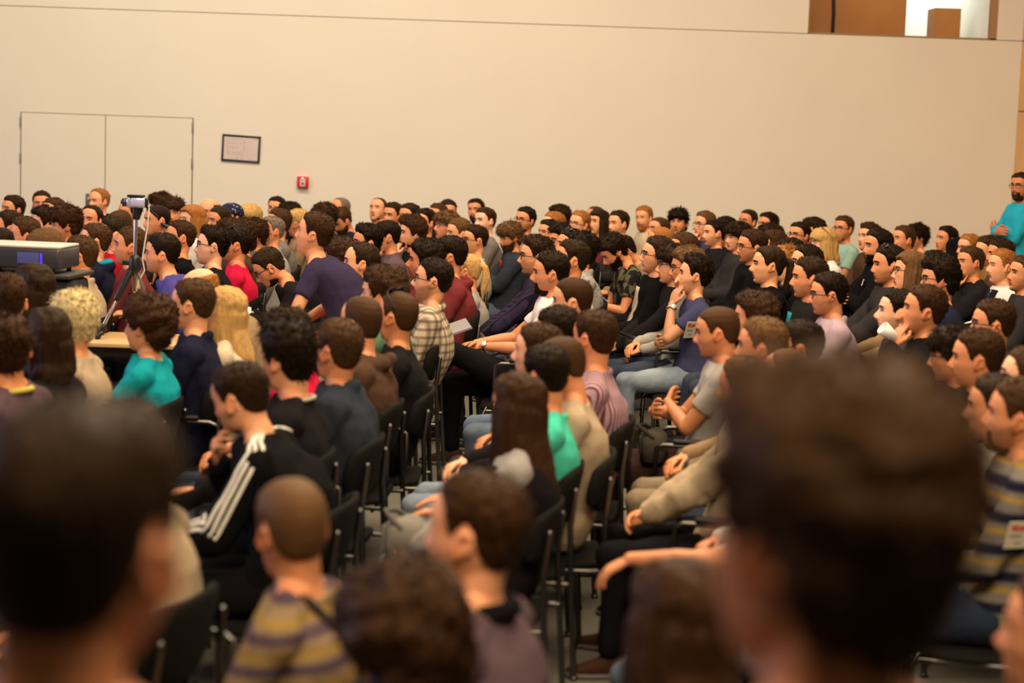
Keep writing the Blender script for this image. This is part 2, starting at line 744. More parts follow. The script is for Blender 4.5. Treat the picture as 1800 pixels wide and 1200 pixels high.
# ------------------------------------------------------------------ hair
def hair_line(x, style):
    X = [-.2, -.085, -.06, -.036, -.022, -.006, .010, .022, .036, .055, .075, .1]
    Zl = {'short': [-.068, -.066, -.050, -.014, .026, .028, -.004, .004, .040, .066, .074, .078],
          'med': [-.10, -.10, -.09, -.045, -.012, .004, -.016, -.012, .022, .050, .058, .062],
          'recede': [-.075, -.072, -.055, -.020, .022, .022, -.010, .0, .060, .088, .098, .105],
          'crown': [-.075, -.072, -.055, -.020, .022, .022, .0, .02, .2, .2, .2, .2],
          'fringe': [-.10, -.10, -.09, -.045, -.02, -.012, -.02, -.02, .005, .020, .024, .026]}[style]
    return np.interp(x, X, Zl)


def build_hair(style, seed):
    """returns a mesh in head coordinates"""
    par = {  # line, top, side, clump amp, freq, front lift
        'short': ('short', .013, .006, .0028, 60, .004), 'buzz': ('short', .006, .005, .0008, 80, 0),
        'quiff': ('short', .021, .007, .005, 55, .016), 'med': ('med', .023, .015, .006, 45, .003),
        'shaggy': ('fringe', .027, .021, .008, 40, .004), 'curly': ('med', .028, .019, .009, 70, .004),
        'afro': ('med', .045, .040, .013, 75, .004), 'recede': ('recede', .012, .009, .003, 60, 0),
        'monk': ('crown', .010, .010, .003, 60, 0), 'shaved': ('recede', .004, .004, .0006, 80, 0),
        'long': ('med', .018, .014, .004, 50, .0), 'bob': ('fringe', .022, .020, .004, 50, 0),
        'pony': ('short', .012, .008, .003, 55, 0), 'cap': ('short', .012, .010, .001, 50, 0)}[style]
    line, top, side, amp, fr, lift = par
    G = head_grid(46, 64, False)
    nz, nphi = G.shape[:2]
    V = G.reshape(-1, 3)
    c = v3(-.008, 0, .012)
    d = V - c
    d /= np.linalg.norm(d, axis=1)[:, None]
    z = V[:, 2]
    x = V[:, 0]
    jit = wav(V, seed + 2, 110, 2) * (.005 if line != 'short' else .003)
    zl = z - hair_line(x, line) + jit
    m = sst(-.006, .008, zl)
    if style == 'monk':
        m *= sst(.085, .055, z)
    up = sst(-.01, .09, z)
    th = side + (top - side) * up + lift * sst(.0, .07, x) * sst(.06, .1, z)
    th = th * (.22 + .78 * sst(.0, .032 if style not in ('bob', 'long') else .015, zl))
    nz_ = wav(V, seed + 5, fr, 3) * amp + wav(d * .1, seed + 9, 200, 2) * amp * .5
    off = np.where(m > .02, th + nz_ * m * np.clip(th / .012, .2, 1), 0) * m - .007 * (1 - m)
    V2 = V + d * off[:, None]
    mb = MB()
    rings = V2.reshape(nz, nphi, 3)
    mb.loft([r for r in rings], True)
    rg = random.Random(seed)
    if style in ('long', 'bob', 'pony', 'longcurl'):
        L = {'long': -.36, 'bob': -.15, 'pony': -.20}[style]
        mb2 = MB()
        mb2.loft([r for r in rings], True)
        if style == 'pony':
            mb2.tube([v3(-.10, 0, .05), v3(-.145, 0, .035), v3(-.155, 0, -.04), v3(-.14, 0, -.12), v3(-.13, 0, L)], [.018, .026, .030, .024, .006], 14)
        else:
            for k in range(17):
                a = math.radians(62 + k * (236 / 16))
                rad = .076 + .014 * rg.random()
                x0, y0 = math.cos(a), math.sin(a)
                p0 = v3(x0 * .082 - .008, y0 * .070, .055)
                p1 = v3(x0 * (rad + .012) - .012, y0 * rad, .0)
                p2 = v3(x0 * (rad + .010) - .014, y0 * (rad + .006), -.07)
                e = L * (1 - .14 * rg.random())
                bk = sst(.2, -.6, np.array(x0)) * (1.0 if style == 'long' else .2)
                p3 = v3(x0 * (rad + .012) - .020 - .045 * bk, y0 * (rad + .006), -.07 + (e + .07) * .5)
                p4 = v3(x0 * (rad + .010) - .026 - .085 * bk, y0 * (rad - .002), e)
                r = .019
                mb2.tube([p0, p1, p2, p3, p4], [r * .8, r, r * 1.02, r * .95, r * .45], 10)
        me = remesh(mb2, .0055, 3, .6, 'hair')
        V = getv(me)
        Nn = getn(me)
        setv(me, V + Nn * (wav(V * np.array([1, 1, .18]), seed, 130, 2) * .0035)[:, None])
        return me
    if style not in ('buzz', 'shaved', 'cap'):
        # tufts that break the outline
        rg2 = np.random.RandomState(seed + 3)
        idx = np.where((m > .9) & (zl > .006))[0]
        n = {'short': 620, 'quiff': 700, 'med': 700, 'shaggy': 800, 'curly': 900, 'afro': 1100, 'recede': 420, 'monk': 260}.get(style, 500)
        Ln = {'short': .013, 'quiff': .024, 'med': .030, 'shaggy': .036, 'curly': .018, 'afro': .020, 'recede': .014, 'monk': .012}.get(style, .02)
        pick = rg2.choice(idx, n)
        VV, FF = [], []
        for j in pick:
            p = V2[j] + rg2.normal(size=3) * .002
            nn = d[j]
            flow = v3(-.55, 0, -.55) if V[j, 2] < .07 else v3(-.8, .15 * rg2.normal(), .1)
            if style in ('shaggy', 'med') and V[j, 0] > .03:
                flow = v3(.5, .5 * np.sign(V[j, 1]), -.6)
            if style == 'quiff' and V[j, 0] > .02:
                flow = v3(.0, .1, 1.0)
            if style in ('curly', 'afro'):
                flow = rg2.normal(size=3)
            t = nrm(flow - nn * np.dot(flow, nn) + rg2.normal(size=3) * .30)
            t = nrm(t + nn * (.42 if style in ('curly', 'afro') else .24))
            L_ = Ln * rg2.uniform(.6, 1.3) * (.5 + .5 * min(1, zl[j] / .05))
            w_ = np.cross(t, nn)
            w_ = nrm(w_) * .0028
            b0 = len(VV)
            q_ = p - nn * .003
            mid = q_ + t * L_ * .55 + nn * .001
            VV += [q_ + w_, q_ - w_, q_ + nn * .003, mid + w_ * .7, mid - w_ * .7, mid + nn * .0024, q_ + t * L_ - nn * .002]
            FF += [(b0, b0 + 1, b0 + 4, b0 + 3), (b0 + 1, b0 + 2, b0 + 5, b0 + 4), (b0 + 2, b0, b0 + 3, b0 + 5), (b0 + 3, b0 + 4, b0 + 6), (b0 + 4, b0 + 5, b0 + 6), (b0 + 5, b0 + 3, b0 + 6)]
        mb.add(np.array(VV), FF)
    me = mb.mesh('hair')
    return me


def build_beard(seed, full=True):
    G = head_grid(50, 72, True)
    nz, nphi = G.shape[:2]
    V = G.reshape(-1, 3)
    x, y, z = V.T
    top = np.interp(x, [-.02, .02, .05, .07, .085, .1], [.0, -.03, -.052, -.050, -.054, -.054])
    m = sst(.004, -.008, z - top) * sst(-.02, .005, x)
    lip = np.exp(-((z + .070) / .008) ** 2 - (y / .020) ** 2) * (x > .06)
    m = m * (1 - np.clip(lip * 1.5, 0, 1))
    if not full:
        m = m * sst(.05, .035, np.abs(y))
    c = v3(0.01, 0, -.03)
    d = V - c
    d /= np.linalg.norm(d, axis=1)[:, None]
    th = .007 + .006 * sst(-.08, -.118, z)
    off = th * m + wav(V, seed, 90, 2) * .002 * m - .006 * (1 - m)
    V2 = V + d * off[:, None]
    mb = MB()
    mb.loft([r for r in V2.reshape(nz, nphi, 3)], True)
    # keep only faces that carry hair
    keep = [f for f in mb.f if len(f) == 4 and max(m[i] for i in f) > .05]
    mb.f = keep
    mb.mi = [0] * len(keep)
    return mb.mesh('beard')


def build_glasses(kind):
    mb = MB()
    up = kind == 'up'
    for s in (-1, 1):
        c = v3(.094, s * .033, .0)
        pts = []
        for k in range(17):
            a = 2 * PI * k / 16
            pts.append(c + v3(-.004 * abs(math.cos(a)) * 1, math.copysign(abs(math.cos(a)) ** .7, math.cos(a)) * .026, math.copysign(abs(math.sin(a)) ** .7, math.sin(a)) * .018))
        mb.tube(pts, [.0022] * 17, 6)
        mb.tube([v3(.088, s * .059, .006), v3(.07, s * .078, .006), v3(-.005, s * .082, .004), v3(-.03, s * .080, -.014)], [.0024] * 4, 6)
        n0 = len(pts)
        ring = [np.array(p) - v3(.0015, 0, 0) for p in pts[:-1]]
        ring2 = [np.array(p) + v3(.0010, 0, 0) for p in pts[:-1]]
        if up:
            mb.loft([ring, ring2], True, mi=1)
    mb.tube([v3(.095, -.010, .006), v3(.098, 0, .008), v3(.095, .010, .006)], [.0020] * 3, 6)
    return mb.mesh('glasses')
# ------------------------------------------------------------------ materials of people
SKIN = {'a': lin(214, 146, 100), 'b': lin(228, 165, 120), 'c': lin(198, 126, 84), 'd': lin(236, 182, 144)}
HAIRC = {'k': (.009, .005, .003), 'd': (.020, .010, .005), 'b': (.052, .024, .010), 'l': (.115, .056, .022), 'g': (.32, .12, .030),
         'y': (.50, .29, .10), 'w': (.80, .52, .25), 'r': (.17, .13, .10), 'f': (.034, .014, .006)}


def skin_mat(tone, hc, stub):
    key = ('skin', tone, hc, stub)
    if key in MC:
        return MC[key]
    t = NT('skin')
    at = t.n('ShaderNodeAttribute', attribute_name='face_map')
    sp = t.n('ShaderNodeSeparateXYZ')
    t.l(at.outputs['Vector'], sp.inputs[0])
    X, Y, Z = sp.outputs
    ay = t.math('ABSOLUTE', Y)
    M = t.math

    def band(v, c, w, soft):      # 1 inside |v-c|<w
        d = M('ABSOLUTE', M('SUBTRACT', v, c))
        return M('MULTIPLY_ADD', d, -1 / soft, (w + soft) / soft, clamp=True)

    front = M('MULTIPLY_ADD', X, 60, -3.4, clamp=True)
    base = SKIN[tone]
    red = (base[0] * .95, base[1] * .62, base[2] * .55)
    nz = t.noise(14, 3, at.outputs['Vector'])
    c = t.mix(M('MULTIPLY', nz, .5), base, red)
    # cheeks, nose, ears redder
    ear = M('MULTIPLY', band(X, -.012, .02, .01), M('MULTIPLY_ADD', ay, 90, -6.6, clamp=True))
    c = t.mix(M('MULTIPLY', ear, .7), c, red)
    tipm = M('MULTIPLY', band(Z, -.038, .012, .012), M('MULTIPLY_ADD', X, 90, -8.4, clamp=True))
    c = t.mix(M('MULTIPLY', tipm, .5), c, red)
    # lips
    e = M('ADD', M('POWER', M('DIVIDE', M('SUBTRACT', Z, -.0705), .0095), 2.0), M('POWER', M('DIVIDE', ay, .024), 2.0))
    lips = M('MULTIPLY', M('MULTIPLY_ADD', e, -2.5, 2.6, clamp=True), front)
    # stubble
    hcol = HAIRC[hc]
    if stub > 0:
        zb = M('MULTIPLY_ADD', X, -.55, -.006)
        sm = M('MULTIPLY', M('MULTIPLY_ADD', M('SUBTRACT', zb, Z), 55, 0, clamp=True), M('MULTIPLY_ADD', X, 30, .9, clamp=True))
        c = t.mix(M('MULTIPLY', sm, stub), c, tuple(h * 1.3 for h in hcol))
    c = t.mix(lips, c, lin(164, 70, 58))
    # eye: white, iris, lid line
    ev = M('DIVIDE', M('SUBTRACT', Z, .0015), .0055)
    eh = M('DIVIDE', M('SUBTRACT', ay, .031), .0145)
    ee = M('ADD', M('POWER', ev, 2.0), M('POWER', eh, 2.0))
    c = t.mix(M('MULTIPLY', M('MULTIPLY_ADD', ee, -1.6, 3.2, clamp=True), M('MULTIPLY', front, .8)), c, (.05, .022, .015))
    c = t.mix(M('MULTIPLY', M('MULTIPLY_ADD', ee, -5, 4.6, clamp=True), front), c, (.5, .44, .38))
    ii = M('ADD', M('POWER', M('DIVIDE', M('SUBTRACT', Z, .002), .0055), 2.0), M('POWER', M('DIVIDE', M('SUBTRACT', ay, .031), .0058), 2.0))
    c = t.mix(M('MULTIPLY', M('MULTIPLY_ADD', ii, -4, 4, clamp=True), front), c, (.03, .018, .012))
    # brow
    bz = M('MULTIPLY_ADD', M('POWER', M('SUBTRACT', ay, .028), 2.0), -9.0, .0235)
    br = M('MULTIPLY', band(M('SUBTRACT', Z, bz), 0.0, .0040, .002), M('MULTIPLY', band(ay, .032, .019, .004), M('MULTIPLY_ADD', X, 60, -2.6, clamp=True)))
    c = t.mix(br, c, tuple(h * 1.1 for h in hcol))
    t.l(c, t.b.inputs['Base Color'])
    t.rough(.50, .35)
    t.bump(t.noise(60, 2, at.outputs['Vector']), .12, .002)
    t.b.inputs['Subsurface Weight'].default_value = .0
    MC[key] = t.m
    return t.m


def hair_mat(hc, flat=False):
    key = ('hair', hc)
    if key in MC:
        return MC[key]
    t = NT('hair')
    c = HAIRC[hc]
    v = t.coord('Object', (1, 1, .16))
    nz = t.noise(150, 3, v, .7)
    nb = t.noise(22, 2, t.coord('Object'))
    a = t.mix(nz, tuple(k * .45 for k in c), tuple(min(1, k * 1.7) for k in c))
    t.l(t.mix(t.math('MULTIPLY', nb, .5), a, tuple(k * .7 for k in c)), t.b.inputs['Base Color'])
    t.rough(.50, .13)
    t.b.inputs['Specular Tint'].default_value = (1, .72, .45, 1)
    t.bump(nz, .7, .006)
    MC[key] = t.m
    return t.m


def cloth(col_, pat=None, col2=None, scale=1.0):
    key = ('cloth', col_, pat, col2, scale)
    if key in MC:
        return MC[key]
    t = NT('fabric')
    co = t.coord('Object')
    sp = t.n('ShaderNodeSeparateXYZ')
    t.l(co, sp.inputs[0])
    X, Y, Z = sp.outputs
    M = t.math
    nz = t.noise(9, 4, co)
    base = t.mix(nz, tuple(c * .78 for c in col_), tuple(min(1, c * 1.08) for c in col_))

    def stripes(v, per, duty, soft=.12):
        f = M('FRACT', M('MULTIPLY', v, 1 / per))
        d = M('ABSOLUTE', M('SUBTRACT', f, .5))
        return M('MULTIPLY_ADD', d, -1 / soft, (duty / 2 + soft / 2) / soft, clamp=True)
    ang = M('ARCTAN2', Y, X)
    if pat == 'vstripe':
        base = t.mix(stripes(M('ADD', Y, M('MULTIPLY', X, .35)), .022 * scale, .4), base, col2)
    elif pat == 'hstripe':
        base = t.mix(stripes(Z, .024 * scale, .45), base, col2)
    elif pat == 'band':
        w = M('ADD', Z, M('MULTIPLY', nz, .006))
        base = t.mix(stripes(w, .105 * scale, .34), base, col2)
        base = t.mix(stripes(M('ADD', w, .045), .105 * scale, .16), base, lin(150, 120, 50))
    elif pat == 'plaid':
        a = stripes(M('ADD', Y, M('MULTIPLY', X, .5)), .045 * scale, .35)
        b = stripes(Z, .045 * scale, .35)
        base = t.mix(M('MULTIPLY', a, .6), base, col2)
        base = t.mix(M('MULTIPLY', b, .6), base, col2)
        a2 = stripes(M('ADD', Y, M('MULTIPLY', X, .5)), .0225 * scale, .12)
        base = t.mix(M('MULTIPLY', a2, .5), base, col2)
    elif pat == 'blotch':
        nn = t.noise(16, 3, co)
        base = t.mix(t.ramp(nn, [(.48, 0.0), (.54, 1.0)]), base, col2)
    elif pat == 'denim':
        nn = t.noise(3.2, 3, co)
        base = t.mix(t.ramp(nn, [(.40, 0.0), (.65, 1.0)]), base, col2)
    elif pat == 'dots':
        vr = t.n('ShaderNodeTexVoronoi')
        vr.inputs['Scale'].default_value = 38
        t.l(co, vr.inputs['Vector'])
        base = t.mix(t.ramp(vr.outputs['Distance'], [(.20, 1.0), (.30, 0.0)]), base, col2)
    t.l(base, t.b.inputs['Base Color'])
    t.rough(.9, .06)
    h = M('ADD', t.noise(16, 3, t.coord('Object', (1.3, 1.3, .8))), M('MULTIPLY', t.noise(260, 1, co), .12))
    t.bump(h, .55, .014)
    MC[key] = t.m
    return t.m


def attach_face_map(me, V0, H):
    at = me.attributes.new('face_map', 'FLOAT_VECTOR', 'POINT')
    at.data.foreach_set('vector', (V0 - H).astype(np.float32).ravel())
# ------------------------------------------------------------------ poses
def legs_sit(dx=0, sp=.13, fwd=.46, foot=.44, drop=0):
    return {s: ((fwd + dx, s * sp, .50), (foot + dx, s * (sp + .01), .085)) for s in (-1, 1)}


def mk_pose(name):
    sit = legs_sit()
    L = dict(w=(.26, .07, .66), fd=(.6, -.5, -.3), pn=(-.2, -.3, -1), curl=.5)
    R = dict(w=(.28, -.06, .69), fd=(.5, .6, -.2), pn=(-.2, .3, -1), curl=.6)
    dn = (-.5, 1, -.7)

    def both(d):
        return {1: d(1), -1: d(-1)}
    if name == 'lap':
        return Pose(name, lean=-8, bulge=.04, arms={1: L, -1: R}, legs=sit)
    if name == 'lapn':      # knees wider, hands folded further forward
        return Pose(name, lean=-9, bulge=.04, arms={1: dict(w=(.33, .05, .64), fd=(.7, -.6, -.2), pn=(-.3, -.6, -.6), curl=.7), -1: dict(w=(.34, -.05, .64), fd=(.7, .6, -.2), pn=(-.3, .6, -.6), curl=.7)}, legs=legs_sit(0, .19))
    if name == 'thigh':
        return Pose(name, lean=-12, bulge=.04, arms=both(lambda s: dict(w=(.30, s * .15, .645), fd=(1, -s * .15, -.12), pn=(0, 0, -1), curl=.28)), legs=legs_sit(0, .15))
    if name == 'slump':
        return Pose(name, lean=-20, bulge=.06, arms={1: dict(w=(.17, .07, .68), fd=(.5, -.8, -.1), pn=(-.6, -.3, -.6), curl=.5), -1: dict(w=(.19, -.05, .70), fd=(.4, .9, -.1), pn=(-.6, .3, -.6), curl=.5)}, legs=legs_sit(.06, .16, .46, .52))
    if name == 'cross':
        return Pose(name, lean=-12, bulge=.04, arms={1: dict(w=(.17, -.06, .83), pole=(-.2, .8, -.6), fd=(-.1, -1, .12), pn=(-1, 0, 0), curl=.35), -1: dict(w=(.235, .05, .80), pole=(-.2, -.8, -.6), fd=(-.1, 1, .15), pn=(-1, 0, 0), curl=.35)}, legs=sit)
    if name in ('chinl', 'chinr'):
        s = 1 if name == 'chinl' else -1
        up = dict(w=(.155, s * .055, 1.015), pole=(.55, s * .25, -.8), fd=(-.35, -s * .30, .9), pn=(-.75, -s * .5, -.1), curl=.45, spread=.12)
        lo = dict(w=(.235, s * .02, .75), pole=(-.3, -s * .9, -.5), fd=(.1, s * 1, .05), pn=(-.8, 0, .2), curl=.6)
        return Pose(name, lean=-3, bulge=.04, arms={s: up, -s: lo}, legs=sit)
    if name == 'fwd':
        return Pose(name, lean=26, bulge=.055, arms={1: dict(w=(.50, .05, .64), pole=(-.2, .9, -.5), fd=(.7, -.7, -.1), pn=(-.3, -.8, -.4), curl=.8), -1: dict(w=(.50, -.05, .645), pole=(-.2, -.9, -.5), fd=(.7, .7, -.1), pn=(-.3, .8, -.4), curl=.8)}, legs=legs_sit(0, .20))
    if name == 'track':
        return Pose(name, lean=9, bulge=.055, arms={1: dict(w=(.42, .16, .70), pole=(-.3, .5, -.7), fd=(.8, -.5, -.2), pn=(-.2, -.3, -1), curl=.6), -1: dict(w=(.27, -.05, .93), pole=(.4, -.4, -.8), fd=(.0, .45, .9), pn=(-.9, .1, .2), curl=.8)}, legs=legs_sit(0, .17))
    if name == 'hold':      # holding something in front
        return Pose(name, lean=-2, bulge=.04, arms={1: dict(w=(.27, .09, .76), fd=(.85, -.4, .25), pn=(-.1, -.5, .8), curl=.75), -1: dict(w=(.27, -.09, .74), fd=(.85, .4, .25), pn=(-.1, .5, .8), curl=.75)}, legs=sit)
    if name == 'behind':
        return Pose(name, lean=-10, arms=both(lambda s: dict(w=(-.13, s * .10, 1.25), pole=(.1, s * 1, .25), fd=(-.2, -s * 1, .2), pn=(1, 0, 0), curl=.3)), legs=sit)
    if name == 'knee':      # ankle over knee, hands clasped on the shin
        return Pose(name, lean=-17, bulge=.05, arms={1: dict(w=(.27, .02, .74), fd=(.7, -.6, -.1), pn=(-.2, -.4, -.8), curl=.8), -1: dict(w=(.31, -.05, .75), fd=(.7, .5, -.1), pn=(-.2, .4, -.8), curl=.9)},
                    legs={1: ((.47, .10, .72), (.66, -.04, .40), (.9, -.1, 0)), -1: ((.46, -.12, .50), (.44, -.13, .085))})
    if name == 'reach':     # one forearm laid along the knee, hand hanging
        return Pose(name, lean=20, bulge=.055, arms={1: dict(w=(.68, .15, .90), pole=(-.3, .9, .1), fd=(.8, -.05, -.5), pn=(.1, -.2, -1), curl=.45), -1: dict(w=(.40, -.10, .66), fd=(.6, .6, -.2), pn=(-.2, .3, -1), curl=.6)}, legs={1: ((.47, .14, .70), (.70, .0, .40), (.9, -.2, 0)), -1: ((.46, -.14, .50), (.42, -.15, .085))})
    if name == 'writ':      # bent over a desk
        return Pose(name, lean=16, bulge=.06, arms={1: dict(w=(.40, .10, .80), fd=(1, -.4, -.1), pn=(0, 0, -1), curl=.5), -1: dict(w=(.40, -.08, .80), fd=(1, .4, -.1), pn=(0, 0, -1), curl=.5)}, legs=sit)
    if name == 'stand':
        return Pose(name, pel=.93, lean=-2, bulge=.01, arms=both(lambda s: dict(w=(.06, s * .24, .86), fd=(.1, 0, -1), pn=(0, -s * 1, 0), curl=.4)), legs={s: ((.02, s * .10, .50), (0, s * .12, .085)) for s in (-1, 1)})
    if name == 'standx':
        return Pose(name, pel=.93, lean=-3, bulge=.01, arms={1: dict(w=(.19, -.06, 1.23), pole=(-.2, .8, -.6), fd=(-.1, -1, .12), pn=(-1, 0, 0), curl=.35), -1: dict(w=(.235, .05, 1.20), pole=(-.2, -.8, -.6), fd=(-.1, 1, .15), pn=(-1, 0, 0), curl=.35)}, legs={s: ((.02, s * .10, .50), (0, s * .12, .085)) for s in (-1, 1)})
    if name == 'crouch':
        return Pose(name, pel=.76, lean=27, bulge=.045, arms={1: dict(w=(.48, .20, .76), pole=(-.5, .5, .1), fd=(.7, 0, -.7), pn=(.2, 0, -1), curl=.4), -1: dict(w=(.45, -.20, .80), pole=(-.5, -.5, .1), fd=(.7, 0, -.7), pn=(.2, 0, -1), curl=.4)}, legs={s: ((.24, s * .12, .47), (-.05, s * .13, .085)) for s in (-1, 1)})


POSES = {}


def get_pose(n):
    if n not in POSES:
        POSES[n] = mk_pose(n)
    return POSES[n]


CH = {}


def cache(key, fn):
    if key not in CH:
        CH[key] = fn()
    return CH[key]


CLOTH = {
    'bk': (.005, .0045, .005), 'ck': (.012, .010, .011), 'ny': (.011, .012, .028), 'gy': (.17, .145, .125), 'dg': (.030, .026, .026),
    'wt': (.72, .66, .62), 'cr': (.58, .46, .32), 'be': (.40, .30, .19), 'rd': (.48, .008, .016), 'hr': (.62, .010, .050),
    'mr': (.17, .028, .030), 'te': (.008, .30, .34), 'mt': (.07, .55, .38), 'vi': (.075, .062, .27), 'pu': (.036, .026, .060),
    'bl': (.045, .046, .100), 'lb': (.24, .32, .42), 'br': (.075, .040, .024), 'gn': (.020, .30, .13), 'tn': (.26, .17, .09),
    'pk': (.42, .30, .34), 'ol': (.10, .095, .045), 'mv': (.11, .068, .080), 'pg': (.30, .46, .38), 'dn': (.028, .034, .046),
    'mu': (.20, .11, .03), 'bg': (.10, .22, .12), 'cy': (.02, .36, .48), 'lg': (.34, .31, .28)}
LEG = {'jl': ('denim', (.16, .20, .25), (.30, .34, .38)), 'jd': ('denim', (.022, .030, .050), (.045, .055, .08)), 'jm': ('denim', (.085, .11, .155), (.16, .19, .24)),
       'bk': (None, (.006, .005, .006), None), 'br': (None, (.035, .017, .014), None), 'kh': (None, (.24, .18, .11), None), 'gy': (None, (.035, .032, .03), None),
       'mu': (None, (.20, .11, .03), None)}
WORDS = []


def person(i, X, Y, k, yaw, q):
    """q: dict with style hc top color pose and so on"""
    P = get_pose(q['pose'])
    near = Y < 9.6
    vox = .0048 if near or Y < 13.5 else .006
    dec = .5 if Y < 9.6 else (.34 if Y < 13.5 else .30)
    tier = (vox, dec)
    base, V, w, piv = cache(('body', P.name, tier), lambda: build_body(P, vox, dec))
    root = empty('person', (X, Y, 0), yaw)
    root.scale = (k, k * q['wid'], k)
    tag(root, q['desc'], 'person', 'people seated in the audience' if q['pose'] not in ('stand', 'standx', 'crouch') else None)
    rg = random.Random(i * 77 + 5)
    Rm = Euler((math.radians(q['hr']), math.radians(q['hp']), math.radians(q['hy']))).to_matrix()
    R = np.array(Rm)
    # individual head shape
    H = P.H
    me = base.copy()
    fx, fz = 1 + rg.uniform(-.03, .03), 1 + rg.uniform(-.035, .035)
    hs = 1.035
    rel = V - H
    face = (V - H) * w[:, None]
    V2 = V.copy()
    nose = np.exp(-((rel[:, 2] + .03) / .02) ** 2 - (rel[:, 1] / .013) ** 2) * sst(.08, .09, rel[:, 0])
    jaw = sst(-.05, -.1, rel[:, 2]) * (rel[:, 0] > .03)
    V2[:, 0] += w * (rel[:, 0] * (hs - 1) + nose * rg.uniform(-.003, .006) + jaw * rg.uniform(-.005, .005))
    V2[:, 1] += w * (rel[:, 1] * (hs * fx - 1) * sst(-.2, -.1, rel[:, 2]))
    V2[:, 2] += w * ((rel[:, 2] * (hs * fz - 1)) * sst(-.25, -.1, rel[:, 2]))
    # blend rotation
    ang = Rm.to_quaternion()
    ax, an = ang.to_axis_angle()
    ax = np.array(ax)
    th = an * w
    r = V2 - piv
    c, s = np.cos(th)[:, None], np.sin(th)[:, None]
    cr = np.cross(np.broadcast_to(ax, r.shape), r)
    V2 = piv + r * c + cr * s + ax * (r @ ax)[:, None] * (1 - c)
    setv(me, V2)
    attach_face_map(me, V, H)
    body = link('body', me, skin_mat(q['skin'], q['hc'] if q['hc'] not in 'yw' else 'l', q['stub']), root)
    Hn = piv + R @ (H - piv)
    HM = Matrix.Translation(Hn) @ Rm.to_4x4() @ Matrix.Diagonal((hs, hs * fx, hs * fz, 1))

    def onhead(name, mesh, mats, shared=True):
        o = link(name, mesh, mats, root, shared)
        o.matrix_local = HM
        return o
    st = q['style']
    if st != 'none':
        onhead('hair', cache(('hair', st, i % 3), lambda: build_hair(st, 3 + 7 * (i % 3))), [hair_mat(q['hc'])])
    if q['beard']:
        onhead('beard', cache(('beard', q['beard']), lambda: build_beard(3, q['beard'] == 2)), [hair_mat(q['hc'] if q['hc'] != 'l' else 'b')])
    if q['gl']:
        g = onhead('glasses', cache(('gl', 'n'), lambda: build_glasses('n')), [mat('frame_black', (.012, .010, .012), .3)])
    if q['sun']:
        g = link('sunglasses', cache(('gl', 'up'), lambda: build_glasses('up')), [mat('frame_black', (.012, .010, .012), .3), mat('dark_lens', (.02, .02, .03), .05, 0, .9)], root, True)
        g.matrix_local = HM @ Matrix.Translation((-.035, 0, .058)) @ Matrix.Rotation(math.radians(-42), 4, 'Y') @ Matrix.Diagonal((1.05, 1.07, 1.05, 1))
    if st == 'cap':
        pass
    tv = .009 if near else .012
    kind = q['top']
    c1 = CLOTH[q['col']]
    tm = cloth(c1, *q['pat']) if q['pat'] else cloth(c1)
    top = link({'tee': 'shirt', 'long': 'sweater', 'jacket': 'jacket', 'hoodie': 'hoodie', 'collar': 'collared_shirt'}[kind],
               cache(('top', P.name, kind, tv, i % 2), lambda: build_top(P, kind, tv, .6 if near else .45, 1 + i % 2)), [tm], root, True)
    lg = LEG[q['leg']]
    link('trousers', cache(('legs', P.name, tv), lambda: build_legs(P, tv + .002, .5)), [cloth(lg[1], lg[0], lg[2])], root, True)
    shoec = [(.02, .014, .012), (.05, .022, .012), (.012, .012, .014), (.20, .17, .15)][i % 4]
    for sd in (-1, 1):
        link('shoe', cache(('shoe', P.name, sd), lambda: build_shoe(P, sd)), [cloth(shoec), mat('sole', (.30, .26, .22) if i % 3 == 0 else (.02, .018, .016), .7) if 0 else mat('sole', (.12, .10, .09), .7)], root, True)
    return root, P, HM


